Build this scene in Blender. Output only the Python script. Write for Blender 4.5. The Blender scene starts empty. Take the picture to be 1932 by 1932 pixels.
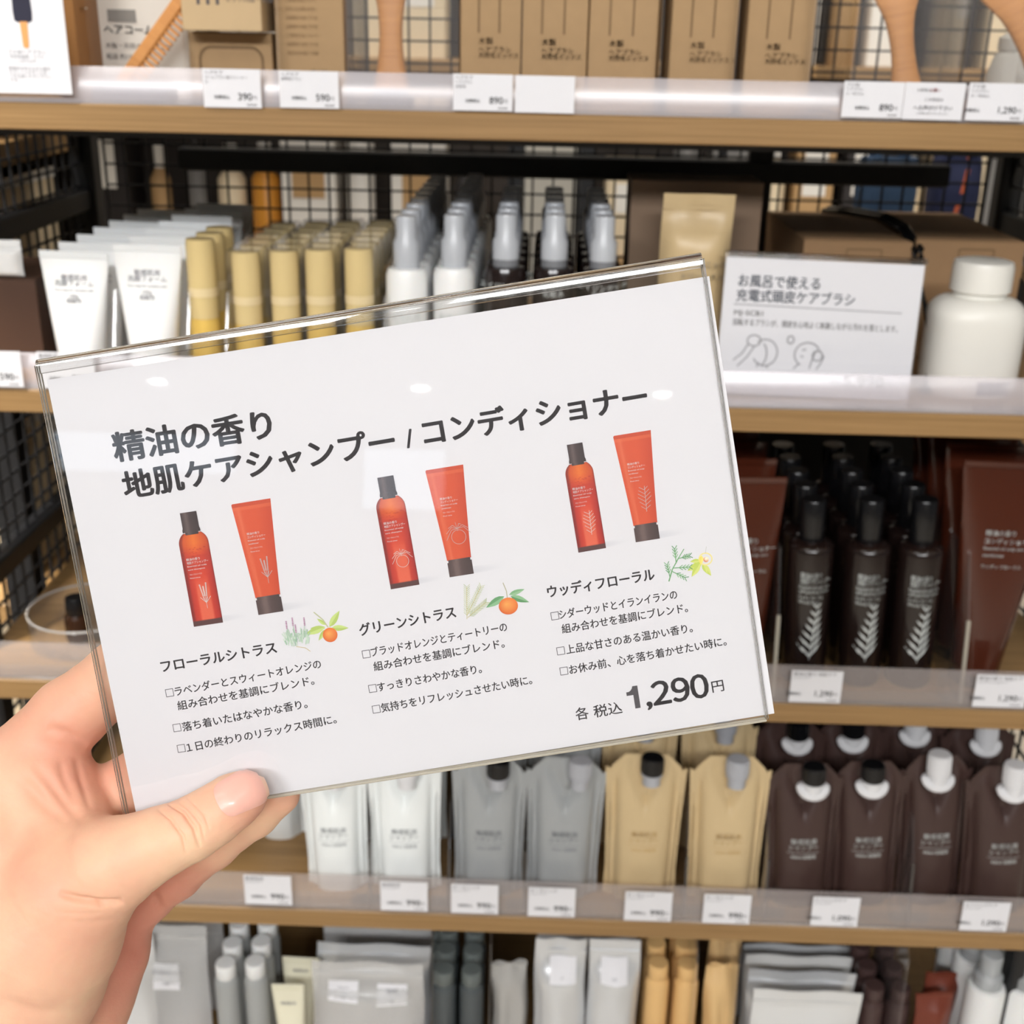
import bpy, bmesh, math, random
import numpy as np
from mathutils import Vector, Matrix
from mathutils.bvhtree import BVHTree

# ------------------------------------------------------------------ camera
PITCH, YAW, ROLL, FPX, PIX = 0.372467, 0.0190721, 0.0212609, 2300.0, 1932.0
CAM = Vector((0.0, -0.95, 1.35))
HALF = PIX / 2
cf = Vector((-math.sin(YAW) * math.cos(PITCH), math.cos(YAW) * math.cos(PITCH), -math.sin(PITCH)))
r0 = Vector((math.cos(YAW), math.sin(YAW), 0)); u0 = r0.cross(cf)
ca = math.cos(ROLL) * r0 + math.sin(ROLL) * u0
cb = -math.sin(ROLL) * r0 + math.cos(ROLL) * u0
scene = bpy.context.scene
COL = scene.collection
cam_data = bpy.data.cameras.new('camera'); cam = bpy.data.objects.new('camera', cam_data); COL.objects.link(cam)
cam.matrix_world = Matrix(((ca.x, cb.x, -cf.x, CAM.x), (ca.y, cb.y, -cf.y, CAM.y), (ca.z, cb.z, -cf.z, CAM.z), (0, 0, 0, 1)))
cam_data.sensor_width = 36.0; cam_data.lens = FPX / PIX * 36.0; cam_data.clip_start = 0.02
cam_data.dof.use_dof = True; cam_data.dof.focus_distance = 0.378; cam_data.dof.aperture_fstop = 21.0
scene.camera = cam

# ------------------------------------------------------------------ world, exposure, lamps
scene.view_settings.view_transform = 'Standard'; scene.view_settings.look = 'None'
scene.view_settings.gamma = 1.0; scene.view_settings.use_curve_mapping = False
scene.view_settings.exposure = -0.28
world = bpy.data.worlds.new('world'); scene.world = world; world.use_nodes = True
world.node_tree.nodes['Background'].inputs[0].default_value = (1.0, 0.97, 0.93, 1)
world.node_tree.nodes['Background'].inputs[1].default_value = 0.16
def area(name, loc, target, sx, sy, power, col=(1, 0.98, 0.95), spread=180):
    l = bpy.data.lights.new(name, 'AREA'); l.shape = 'RECTANGLE'; l.size = sx; l.size_y = sy; l.energy = power; l.color = col; l.spread = math.radians(spread)
    o = bpy.data.objects.new(name, l); COL.objects.link(o); o.location = loc
    o.rotation_euler = (Vector(target) - Vector(loc)).to_track_quat('-Z', 'Y').to_euler()
    return o
LIGHTS = [
    ('aisle_light', (-1.0, -1.35, 2.88), (-0.3, 0.1, 0.7), 0.9, 0.5, 8, (1, 0.97, 0.94)),
    ('aisle_light', (0.9, -1.7, 2.88), (0.1, 0.1, 0.8), 0.9, 0.5, 6.5, (1, 0.97, 0.94)),
    ('aisle_light', (0.5, -3.5, 2.88), (0.1, 0.0, 0.7), 1.4, 0.5, 105, (0.97, 0.98, 1)),
    ('aisle_light', (-1.2, -3.5, 2.88), (-0.1, 0.0, 0.7), 1.4, 0.5, 105, (0.98, 0.98, 1)),
    ('side_aisle_light', (-1.05, -0.55, 2.88), (-0.85, 0.35, 0.9), 0.5, 0.4, 12, (1, 0.95, 0.87), 36),  # narrow fill added to brighten the neighbouring rack behind the left mesh
    ('far_aisle_light', (-0.9, 1.35, 2.88), (-0.7, 2.3, 1.0), 1.4, 0.4, 42, (1, 0.95, 0.87)),
    ('far_aisle_light', (0.9, 1.35, 2.88), (0.9, 2.3, 1.0), 1.4, 0.4, 42, (1, 0.95, 0.87)),
]
for a_ in LIGHTS: area(*a_)

# ------------------------------------------------------------------ pixel <-> space helpers (all land on real planes)
def ray(px, py): return cf * FPX + ca * (px - HALF) - cb * (py - HALF)
def at(px, py, y):
    d = ray(px, py); return CAM + d * ((y - CAM.y) / d.y)
def X_at(px, y, z):
    k = px - HALF; p, q, r = (FPX * ca[i] - k * cf[i] for i in range(3))
    return -(q * (y - CAM.y) + r * (z - CAM.z)) / p
def Z_at(py, y, x):
    k = py - HALF; p, q, r = (-FPX * cb[i] - k * cf[i] for i in range(3))
    return CAM.z - (p * (x - CAM.x) + q * (y - CAM.y)) / r

# ------------------------------------------------------------------ materials
def lin(c): return tuple((v / 255 / 12.92 if v / 255 <= 0.04045 else ((v / 255 + 0.055) / 1.055) ** 2.4) for v in c)
MATS = {}
def mat(name, rgb, rough=0.5, metal=0.0, spec=0.5, noise=0.0, nscale=40.0, sss=0.0, trans=0.0, alpha=1.0, bump=0.0, coat=0.0, ior=1.45, stretch=None):
    if name in MATS: return MATS[name]
    m = bpy.data.materials.new(name); m.use_nodes = True; nt = m.node_tree; b = nt.nodes['Principled BSDF']
    c = lin(rgb) + (1,)
    b.inputs['Base Color'].default_value = c; b.inputs['Roughness'].default_value = rough; b.inputs['Metallic'].default_value = metal
    b.inputs['Specular IOR Level'].default_value = spec; b.inputs['IOR'].default_value = ior
    b.inputs['Transmission Weight'].default_value = trans; b.inputs['Alpha'].default_value = alpha; b.inputs['Coat Weight'].default_value = coat
    if sss: b.inputs['Subsurface Weight'].default_value = sss; b.inputs['Subsurface Radius'].default_value = (1, 0.6, 0.4); b.inputs['Subsurface Scale'].default_value = 0.003
    if noise or bump:
        tc = nt.nodes.new('ShaderNodeTexCoord'); mp = nt.nodes.new('ShaderNodeMapping'); n = nt.nodes.new('ShaderNodeTexNoise')
        nt.links.new(tc.outputs['Object'], mp.inputs[0]); nt.links.new(mp.outputs[0], n.inputs['Vector'])
        if stretch: mp.inputs['Scale'].default_value = stretch
        n.inputs['Scale'].default_value = nscale; n.inputs['Detail'].default_value = 5
        if noise:
            mx = nt.nodes.new('ShaderNodeMix'); mx.data_type = 'RGBA'
            mx.inputs[6].default_value = tuple(v * (1 - noise) for v in c[:3]) + (1,); mx.inputs[7].default_value = tuple(min(1, v * (1 + noise)) for v in c[:3]) + (1,)
            nt.links.new(n.outputs['Fac'], mx.inputs[0]); nt.links.new(mx.outputs[2], b.inputs['Base Color'])
        if bump:
            bp = nt.nodes.new('ShaderNodeBump'); bp.inputs['Strength'].default_value = bump; bp.inputs['Distance'].default_value = 0.001
            nt.links.new(n.outputs['Fac'], bp.inputs['Height']); nt.links.new(bp.outputs[0], b.inputs['Normal'])
    MATS[name] = m; return m
def clear(name, tint=(255, 255, 255), haze=0.0, hazecol=(230, 228, 230), gloss=1.0, rough=0.05):
    """thin clear plastic: see-through, fresnel gloss, and an optional milky share"""
    if name in MATS: return MATS[name]
    m = bpy.data.materials.new(name); m.use_nodes = True; nt = m.node_tree
    for n in list(nt.nodes): nt.nodes.remove(n)
    out = nt.nodes.new('ShaderNodeOutputMaterial'); t = nt.nodes.new('ShaderNodeBsdfTransparent'); t.inputs[0].default_value = lin(tint) + (1,)
    last = t.outputs[0]
    if haze:
        d = nt.nodes.new('ShaderNodeBsdfDiffuse'); d.inputs[0].default_value = lin(hazecol) + (1,)
        mx = nt.nodes.new('ShaderNodeMixShader'); mx.inputs[0].default_value = haze
        nt.links.new(last, mx.inputs[1]); nt.links.new(d.outputs[0], mx.inputs[2]); last = mx.outputs[0]
    g = nt.nodes.new('ShaderNodeBsdfGlossy'); g.inputs['Roughness'].default_value = rough
    fr = nt.nodes.new('ShaderNodeFresnel'); fr.inputs[0].default_value = 1.49
    ml = nt.nodes.new('ShaderNodeMath'); ml.operation = 'MULTIPLY'; ml.inputs[1].default_value = gloss; nt.links.new(fr.outputs[0], ml.inputs[0])
    ge = nt.nodes.new('ShaderNodeNewGeometry'); fb = nt.nodes.new('ShaderNodeMath'); fb.operation = 'SUBTRACT'; fb.inputs[0].default_value = 1.0; nt.links.new(ge.outputs['Backfacing'], fb.inputs[1])
    mf = nt.nodes.new('ShaderNodeMath'); mf.operation = 'MULTIPLY'; mf.use_clamp = True; nt.links.new(ml.outputs[0], mf.inputs[0]); nt.links.new(fb.outputs[0], mf.inputs[1]); ml = mf
    mx = nt.nodes.new('ShaderNodeMixShader'); nt.links.new(ml.outputs[0], mx.inputs[0]); nt.links.new(last, mx.inputs[1]); nt.links.new(g.outputs[0], mx.inputs[2])
    nt.links.new(mx.outputs[0], out.inputs[0]); MATS[name] = m; return m
def attr_mat(name, rough=0.5):
    if name in MATS: return MATS[name]
    m = mat(name, (255, 255, 255), rough); nt = m.node_tree; a = nt.nodes.new('ShaderNodeAttribute'); a.attribute_name = 'ink'
    nt.links.new(a.outputs['Color'], nt.nodes['Principled BSDF'].inputs['Base Color']); return m

def wood_mat(name, rgb, dark):
    m = mat(name, rgb, 0.45); nt = m.node_tree; b = nt.nodes['Principled BSDF']
    tc = nt.nodes.new('ShaderNodeTexCoord'); mp = nt.nodes.new('ShaderNodeMapping'); mp.inputs['Scale'].default_value = (2.2, 60, 160)
    n = nt.nodes.new('ShaderNodeTexNoise'); n.inputs['Scale'].default_value = 3.0; n.inputs['Detail'].default_value = 6; n.inputs['Distortion'].default_value = 0.6
    cr = nt.nodes.new('ShaderNodeValToRGB'); cr.color_ramp.elements[0].position = 0.3; cr.color_ramp.elements[1].position = 0.7
    cr.color_ramp.elements[0].color = lin(dark) + (1,); cr.color_ramp.elements[1].color = lin(rgb) + (1,)
    nt.links.new(tc.outputs['Object'], mp.inputs[0]); nt.links.new(mp.outputs[0], n.inputs['Vector']); nt.links.new(n.outputs['Fac'], cr.inputs[0]); nt.links.new(cr.outputs[0], b.inputs['Base Color'])
    return m
WOOD = wood_mat('oak_laminate', (160, 126, 82), (137, 106, 66))
BLACK = mat('black_steel', (26, 26, 28), 0.45)
PAPER = mat('white_paper', (226, 226, 230), 0.55, noise=0.01, nscale=300)
SHEET = mat('sheet_paper', (213, 212, 215), 0.6, noise=0.008, nscale=60)
INK = mat('dark_grey_ink', (76, 73, 76), 0.6)
INKLT = mat('light_grey_ink', (150, 150, 155), 0.6)
INKRED = mat('red_ink', (225, 60, 60), 0.6)
INKBLUE = mat('slate_ink', (70, 84, 104), 0.6)
WHITEINK = mat('pale_ink', (205, 210, 208), 0.5)
INKCOL = attr_mat('colour_print', 0.5)
ACRYL = clear('clear_acrylic', gloss=1.5, rough=0.02)
ACRYLH = clear('hazy_acrylic', haze=0.035, gloss=1.5, rough=0.06)
RAIL = clear('milky_rail', tint=(250, 248, 250), haze=0.27, hazecol=(238, 233, 237), gloss=2.6, rough=0.28)
EDGE = mat('acrylic_edge', (222, 216, 200), 0.25, trans=0.55)
GLASS = mat('solid_acrylic', (250, 250, 250), 0.03, trans=1.0, ior=1.49)
KRAFT = mat('kraft_card', (168, 138, 100), 0.75, noise=0.06, nscale=90)
KRAFTD = mat('brown_card', (160, 126, 90), 0.75, noise=0.06, nscale=60)
KRAFTL = mat('pale_kraft', (192, 166, 128), 0.75, noise=0.05, nscale=90)
KLINE = mat('kraft_line', (122, 96, 64), 0.7)
WHITEP = mat('white_plastic', (236, 237, 236), 0.32, sss=0.1)
CREAMP = mat('cream_plastic', (232, 230, 222), 0.35)
GREYCAP = mat('frosted_grey_cap', (206, 210, 216), 0.25, trans=0.25)
GREYCOL = mat('grey_collar', (120, 122, 126), 0.35)
DKBROWN = mat('dark_brown_bottle', (30, 20, 18), 0.16, coat=0.3)
BLACKP = mat('black_plastic', (18, 18, 20), 0.22)
AMBER = mat('amber_tube', (74, 33, 20), 0.16, coat=0.5, sss=0.1)
GOLD = mat('gold_liquid', (230, 192, 100), 0.15, trans=0.1)
GOLDCAP = mat('amber_cap', (226, 202, 144), 0.18, trans=0.1)
PUMPW = mat('pump_ivory', (226, 206, 160), 0.35)
BEIGE = mat('beige_pouch', (206, 182, 140), 0.38, bump=0.05, nscale=20)
GREYP = mat('grey_pouch', (160, 163, 164), 0.36, bump=0.05, nscale=20)
WHITEPO = mat('white_pouch', (232, 236, 235), 0.38, bump=0.05, nscale=20)
BROWNP = mat('brown_pouch', (66, 48, 44), 0.4, bump=0.05, nscale=20)
REDBR = mat('red_brown_pouch', (112, 52, 36), 0.4)
SILVER = mat('silver_film', (214, 216, 218), 0.24, metal=0.35)
FILM = clear('clear_film', haze=0.45, hazecol=(226, 226, 225), gloss=3.0, rough=0.16)
CASE = clear('clear_case', haze=0.02, gloss=1.0, rough=0.06)
GREYBOT = mat('smoke_bottle', (120, 128, 126), 0.3, trans=0.3)
DGREYBOT = mat('dark_grey_bottle', (78, 84, 86), 0.3)
CLEARBOT = mat('frosted_bottle', (200, 203, 202), 0.28, trans=0.4)
BEIGEBOT = mat('beige_bottle', (226, 184, 124), 0.35)
BRNBOT = mat('brown_bottle', (72, 54, 52), 0.3)
WOODB = wood_mat('brush_wood', (212, 150, 86), (196, 134, 74))
NAVY = mat('navy_bristle', (30, 30, 44), 0.6)
# ------------------------------------------------------------------ mesh kit
class MB:
    def __init__(s): s.v = []; s.f = []; s.m = []
    def add(s, v, f, m=0):
        o = len(s.v); s.v += [tuple(p) for p in v]; s.f += [tuple(i + o for i in q) for q in f]; s.m += [m] * len(f); return s
    def box(s, cx, cy, cz, sx, sy, sz, m=0, bev=0.0):
        x, y, z = sx / 2, sy / 2, sz / 2
        if not bev:
            v = [(cx + a * x, cy + b * y, cz + c * z) for c in (-1, 1) for b in (-1, 1) for a in (-1, 1)]
            return s.add(v, [(0, 2, 3, 1), (4, 5, 7, 6), (0, 1, 5, 4), (2, 6, 7, 3), (0, 4, 6, 2), (1, 3, 7, 5)], m)
        b = min(bev, x * .9, y * .9, z * .9); rings = []
        for (ix, iz) in ((b, -z), (0, -z + b), (0, z - b), (b, z)):
            X, Y = x - ix, y - ix; q = b
            pts = [(-X + q, -Y), (X - q, -Y), (X, -Y + q), (X, Y - q), (X - q, Y), (-X + q, Y), (-X, Y - q), (-X, -Y + q)]
            rings.append([(cx + p[0], cy + p[1], cz + iz) for p in pts])
        return s.loft(rings, m)
    def loft(s, rings, m=0, cap=True, closed=True):
        n = len(rings[0]); v = [p for r in rings for p in r]; f = []
        for i in range(len(rings) - 1):
            for j in range(n if closed else n - 1):
                k = (j + 1) % n; f.append((i * n + j, i * n + k, (i + 1) * n + k, (i + 1) * n + j))
        if cap: f.append(tuple(reversed(range(n)))); f.append(tuple(range((len(rings) - 1) * n, len(rings) * n)))
        return s.add(v, f, m)
    def lathe(s, prof, n=20, cx=0, cy=0, cz=0, m=0, cap=True):
        return s.loft([[(cx + r * math.cos(2 * math.pi * j / n), cy + r * math.sin(2 * math.pi * j / n), cz + z) for j in range(n)] for r, z in prof], m, cap)
    def tube(s, pts, r, n=8, m=0, cap=True):
        pts = [Vector(p) for p in pts]; rs = r if isinstance(r, (list, tuple)) else [r] * len(pts); rings = []; ref = None
        for i, p in enumerate(pts):
            t = (pts[min(i + 1, len(pts) - 1)] - pts[max(i - 1, 0)]).normalized()
            if ref is None or abs(t.dot(ref)) > 0.98: ref = Vector((0, 0, 1)) if abs(t.z) < 0.9 else Vector((0, 1, 0))
            a = t.cross(ref).normalized(); b = a.cross(t)
            rings.append([p + (a * math.cos(2 * math.pi * j / n) + b * math.sin(2 * math.pi * j / n)) * rs[i] for j in range(n)])
        return s.loft(rings, m, cap)
    def prism(s, poly, y0, y1, m=0):
        """polygon in x,z swept from y0 to y1"""
        n = len(poly); v = [(x, y0, z) for x, z in poly] + [(x, y1, z) for x, z in poly]
        f = [tuple(range(n)), tuple(reversed(range(n, 2 * n)))] + [(j, j + n, (j + 1) % n + n, (j + 1) % n) for j in range(n)]
        return s.add(v, f, m)
    def mesh(s, name, mats, smooth=False, angle=None):
        me = bpy.data.meshes.new(name); me.from_pydata(s.v, [], s.f); me.update()
        for q in (mats if isinstance(mats, (list, tuple)) else [mats]): me.materials.append(q)
        me.polygons.foreach_set('material_index', s.m)
        bm = bmesh.new(); bm.from_mesh(me); bmesh.ops.recalc_face_normals(bm, faces=bm.faces[:]); bm.to_mesh(me); bm.free()
        if smooth:
            me.polygons.foreach_set('use_smooth', [True] * len(me.polygons))
            me.set_sharp_from_angle(angle=math.radians(angle or 38))
        return me

def link(name, data, parent=None, loc=(0, 0, 0), rot=(0, 0, 0)):
    o = bpy.data.objects.new(name, data); COL.objects.link(o); o.location = loc; o.rotation_euler = rot
    if parent: o.parent = parent
    return o
def tag(o, label, cat, group=None):
    o['label'] = label; o['category'] = cat
    if group: o['group'] = group
    return o
def structure(name, me, loc=(0, 0, 0), parent=None):
    o = link(name, me, parent, loc)
    if not parent: o['kind'] = 'structure'
    return o
def thing(name, label, cat, parts, loc, rot=(0, 0, 0), group=None):
    """parts: list of (name, mesh[, local location[, list of sub-parts]])"""
    root = link(name, None, None, loc, rot); root.empty_display_size = 0.02; tag(root, label, cat, group)
    for p in parts:
        c = link(p[0], p[1], root, p[2] if len(p) > 2 else (0, 0, 0))
        for q in (p[3] if len(p) > 3 else []): link(q[0], q[1], c, q[2] if len(q) > 2 else (0, 0, 0))
    return root
ORD = ['first', 'second', 'third', 'fourth', 'fifth', 'sixth', 'seventh', 'eighth', 'ninth', 'tenth', 'eleventh', 'twelfth']

# ------------------------------------------------------------------ lettering
_txt = {}
def glyphs(body, bold=0.0):
    """vertices (em units, baseline at 0) and faces of a line of lettering"""
    k = (body, bold)
    if k not in _txt:
        c = bpy.data.curves.new('lettering', 'FONT'); c.body = body; c.size = 1.0; c.resolution_u = 3
        o = bpy.data.objects.new('lettering', c); COL.objects.link(o); dg = bpy.context.evaluated_depsgraph_get(); dg.update()
        me = bpy.data.meshes.new_from_object(o.evaluated_get(dg))
        v = [tuple(p.co[:2]) for p in me.vertices]; f = [tuple(p.vertices) for p in me.polygons]
        bpy.data.objects.remove(o); bpy.data.curves.remove(c); bpy.data.meshes.remove(me)
        _txt[k] = (v, f)
    return _txt[k]
def fit_text(body, x0, x1, yc, em, bold=0.0, mid=0.38, align=None):
    """verts/faces with the ink stretched from x0 to x1 (or natural width from x0), the middle line at yc"""
    v, f = glyphs(body); xs = [p[0] for p in v]; a, b = min(xs), max(xs)
    sx = (x1 - x0) / (b - a) if x1 is not None else em
    off = x0 - a * sx
    if align == 'c': off = x0 - (a + b) / 2 * sx
    if align == 'r': off = x0 - b * sx
    base = [(p[0] * sx + off, (p[1] - mid) * em + yc) for p in v]
    if not bold: return base, f
    V, F = [], []; k = bold * em            # struck several times, a hair apart, for the heavier weights
    for dx, dy in ((-1, 0), (1, 0), (0, -.75), (0, .75), (-.7, -.55), (.7, -.55), (-.7, .55), (.7, .55)) if bold > .015 else ((-1, 0), (1, 0), (0, -.8), (0, .8)):
        o = len(V); V += [(p[0] + dx * k, p[1] + dy * k) for p in base]; F += [tuple(i + o for i in q) for q in f]
    return V, F
def text_block(lines, ink, name='lettering', y=0.0):
    """lines: (body, x0, x1, zc, em, bold, align); flat lettering standing in the x,z plane facing -y"""
    mb = MB()
    for L in lines:
        body, x0, x1, zc, em = L[:5]; v, f = fit_text(body, x0, x1, zc, em, L[5] if len(L) > 5 else 0.0, 0.38, L[6] if len(L) > 6 else None)
        mb.add([(p[0], y, p[1]) for p in v], f)
    me = mb.mesh(name, ink); return me
def wrap_on(me, body, lift=0.0003, far=0.2):
    """lay flat lettering on the front of a body mesh"""
    bvh = BVHTree.FromPolygons([tuple(v.co) for v in body.vertices], [tuple(p.vertices) for p in body.polygons])
    for v in me.vertices:
        h = bvh.ray_cast(Vector((v.co.x, -far, v.co.z)), Vector((0, 1, 0)))
        if h[0] is not None: v.co.y = h[0].y - lift
    me.update(); return me

# ------------------------------------------------------------------ product builders (base at origin, front towards -y)
def oval(w, d, z, n=24, p=2.0, yo=0.0):
    out = []
    for j in range(n):
        a = 2 * math.pi * j / n; c, s_ = math.cos(a), math.sin(a)
        out.append((w * math.copysign(abs(c) ** (2 / p), c), yo + d * math.copysign(abs(s_) ** (2 / p), s_), z))
    return out
def tube_parts(w_top, r_bot, h, m_body, m_cap, cap_h=0.012, print_lines=None, ink=None, crimp=0.006):
    mb = MB(); rings = []
    for i in range(13):
        t = i / 12; e = t ** 1.15
        rings.append(oval(r_bot + (w_top / 2 - r_bot) * t, r_bot * (1 - e) + 0.0012 * e, cap_h + (h - cap_h - crimp) * t, 24, 2 + 1.2 * t))
    rings.insert(0, oval(r_bot * .93, r_bot * .93, cap_h, 24))
    body = mb.loft(rings).mesh('body', m_body, True)
    cr = MB(); cr.box(0, 0, h - crimp / 2, w_top, 0.0022, crimp, bev=0.0006)
    for i in range(int(w_top / 0.003)): cr.box(-w_top / 2 + 0.0015 + i * 0.003, 0, h - crimp / 2, 0.0012, 0.0028, crimp * .8)
    parts = [('body', body), ('crimp_seal', cr.mesh('crimp_seal', m_body))]
    cp = MB(); cp.lathe([(r_bot * .94, 0), (r_bot * .98, 0.001), (r_bot * .96, cap_h - 0.001), (r_bot * .9, cap_h)], 24)
    parts.append(('cap', cp.mesh('cap', m_cap, True)))
    if print_lines:
        parts.append(('label_print', wrap_on(text_block([(b, x, None, z * h, em, max(bo, .015), al) for b, x, z, em, bo, al in print_lines], ink, 'label_print'), body)))
    return parts
def spray_parts(r, hb, hc, m_body, m_cap, m_collar, print_lines=None):
    body = MB().lathe([(r * .9, 0), (r, 0.003), (r, hb - 0.006), (r * .9, hb - 0.001), (r * .62, hb)], 24).mesh('body', m_body, True)
    col = MB().lathe([(r * .62, hb), (r * .62, hb + 0.008), (r * .5, hb + 0.009)], 20).mesh('collar', m_collar, True)
    cap = MB().lathe([(r * .64, hb + 0.006), (r * .64, hb + 0.008 + hc * .3), (r * .5, hb + 0.01 + hc * .36), (r * .5, hb + hc - 0.002), (r * .46, hb + hc)], 20).mesh('overcap', m_cap, True)
    noz = MB(); noz.lathe([(r * .16, hb + 0.009), (r * .16, hb + hc * .62), (r * .3, hb + hc * .64), (r * .3, hb + hc * .82)], 12); noz.box(0, -r * .3, hb + hc * .74, 0.003, 0.004, 0.003)
    parts = [('body', body), ('collar', col), ('overcap', cap), ('nozzle', noz.mesh('nozzle', WHITEP, True))]
    if print_lines: parts.append(('label_print', wrap_on(text_block([(b, 0, None, z * hb, em, 0.0, 'c') for b, z, em in print_lines], WHITEINK, 'label_print'), body)))
    return parts
def bottle_parts(r, hs, hc, m_body, m_cap, lines=None, ink=None, leaf=False, rc=None, sq=2.0):
    """round bottle: body to shoulder height hs, cap to hc"""
    rc = rc or r * .58
    rings = [oval(r * .92, r * .92, 0, 28, sq), oval(r, r, 0.003, 28, sq), oval(r, r, hs * .95, 28, sq), oval(r * .97, r * .97, hs * .975, 28, sq), oval(r * .82, r * .82, hs * .995, 28), oval(rc * .9, rc * .9, hs + 0.002, 28)]
    body = MB().loft(rings).mesh('body', m_body, True)
    cap = MB().lathe([(rc * .92, hs + 0.001), (rc, hs + 0.0025), (rc * .97, hc - 0.0015), (rc * .9, hc)], 24).mesh('cap', m_cap, True)
    parts = [('body', body), ('cap', cap)]
    if lines: parts.append(('label_print', wrap_on(text_block([(b, x * r, None if x1 is None else x1 * r, z * hs, em, 0.012, al) for b, x, x1, z, em, al in lines], ink, 'label_print'), body)))
    if leaf:
        mb = MB()
        def strip(a, b, w):
            a, b = Vector((a[0], 0, a[1])), Vector((b[0], 0, b[1])); n = Vector((b.z - a.z, 0, a.x - b.x)).normalized() * w / 2
            mid = (a + b) / 2; mb.add([a - n * .4, mid - n, b, mid + n, a + n * .4], [(0, 1, 2, 3, 4)])
        x0, z0, L = r * .06, hs * .20, hs * .42
        strip((x0 - r * .05, z0), (x0 + r * .2, z0 + L), 0.0012)
        for i in range(7):
            t = 0.06 + 0.84 * i / 6; cx, cz = x0 - r * .05 + r * .25 * t, z0 + L * t; ln = r * .85 * (1.0 - t * .72)
            strip((cx, cz), (cx - ln * .72, cz + ln * .75), 0.0027 * (1.1 - t * .5)); strip((cx, cz), (cx + ln * .62, cz + ln * .85), 0.0027 * (1.1 - t * .5))
        parts.append(('leaf_print', wrap_on(mb.mesh('leaf_print', ink), body)))
    return parts
def pouch_parts(w, h, d, m_body, m_cap, m_ring, lines, ink, spout_x=0.0, spout_h=0.02, fold=1.0, collar=0.0):
    """stand-up refill pouch with shoulders, corner wings and a screw spout"""
    NX, NZ = 22, 26; mb = MB(); grid = {}
    def half(t):
        if t < 0.9: return w / 2 * (0.9 + 0.1 * t / 0.9)
        return w / 2 * (1 - (t - 0.9) / 0.1 * 0.42)
    def dep(t): return d * (0.75 + 0.5 * min(1, t / .25) - 0.25 * (t / .25) ** 2 if t < .25 else 1.0 - 0.92 * ((t - .25) / .75) ** 1.6)
    for side in (-1, 1):
        for i in range(NZ + 1):
            t = i / NZ
            for j in range(NX + 1):
                u = -1 + 2 * j / NX; hw = half(t); prof = max(0, 1 - abs(u) ** 2.6) ** .75
                y = dep(t) * prof
                if fold:
                    v = abs(u) * .75 + (0.72 - t) * 1.6        # V shaped dent under the shoulder
                    y -= fold * 0.0085 * math.exp(-(v / .10) ** 2) * prof * (1 if t > .45 else 0)
                    y -= fold * 0.005 * math.exp(-((abs(u) - .82) / .07) ** 2)           # crease along the side gusset
                    y += fold * 0.002 * math.exp(-((abs(u) - .6) / .2) ** 2 - ((t - .12) / .1) ** 2)
                grid[side, i, j] = len(mb.v); mb.v.append((u * hw, side * max(y, 0.0006), h * t))
        for i in range(NZ):
            for j in range(NX):
                mb.f.append((grid[side, i, j], grid[side, i, j + 1], grid[side, i + 1, j + 1], grid[side, i + 1, j])); mb.m.append(0)
    for j in range(NX):
        mb.f.append((grid[-1, 0, j], grid[-1, 0, j + 1], grid[1, 0, j + 1], grid[1, 0, j])); mb.m.append(0)
        mb.f.append((grid[-1, NZ, j], grid[-1, NZ, j + 1], grid[1, NZ, j + 1], grid[1, NZ, j])); mb.m.append(0)
    for i in range(NZ):
        for j in (0, NX): mb.f.append((grid[-1, i, j], grid[-1, i + 1, j], grid[1, i + 1, j], grid[1, i, j])); mb.m.append(0)
    body = mb.mesh('body', m_body, True, 60)
    fin = MB()
    for sg in (-1, 1):
        pts = [(sg * half(t) * .99, h * t) for t in (0, .2, .5, .8, .9)]
        poly = pts + [(sg * (half(.9) + 0.0035), h * .91), (sg * (half(.82) + 0.003), h * .82), (sg * (half(.5) + 0.002), h * .5), (sg * (half(.2) + 0.002), h * .2), (sg * (half(0) + 0.004), 0)]
        fin.prism(poly, -0.0006, 0.0006)
    parts = [('body', body), ('side_seam', fin.mesh('side_seam', m_body))]
    zb = h - 0.019; sy = -0.007 - 0.004     # the spout sits in a recess in front of the top seam
    sp = MB(); sp.lathe([(0.0085, zb - 0.006), (0.0085, zb + 0.004), (0.0105, zb + 0.0042), (0.0105, zb + 0.006), (0.008, zb + 0.0065), (0.008, zb + 0.010)], 20, spout_x, sy)
    cr_, n_ = collar, 24
    if collar: sp.loft([[(spout_x + q * math.cos(2 * math.pi * j / n_), sy + q * .62 * math.sin(2 * math.pi * j / n_), zb + dz + q * .5 * min(0.0, math.sin(2 * math.pi * j / n_))) for j in range(n_)] for q, dz in ((cr_ * .5, -.002), (cr_ * .95, -.002), (cr_, .0), (cr_ * .95, .002), (cr_ * .5, .002))])
    sp = sp.mesh('spout', m_ring, True)
    cp = MB(); ch_ = spout_h; cp.lathe([(0.0098, zb + 0.006), (0.0106, zb + 0.007), (0.0104, zb + 0.006 + ch_ - 0.001), (0.0094, zb + 0.006 + ch_)], 20, spout_x, sy)
    for q in range(20): a = q * math.pi / 10; cp.box(spout_x + 0.0105 * math.cos(a), sy + 0.0105 * math.sin(a), zb + 0.006 + ch_ / 2, 0.0008, 0.0008, ch_ - 0.004)
    parts += [('spout', sp), ('cap', cp.mesh('cap', m_cap, True))]
    if lines: parts.append(('label_print', wrap_on(text_block([(b, 0, None, z * h, em, bo, 'c') for b, z, em, bo in lines], ink, 'label_print'), body)))
    return parts
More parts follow.
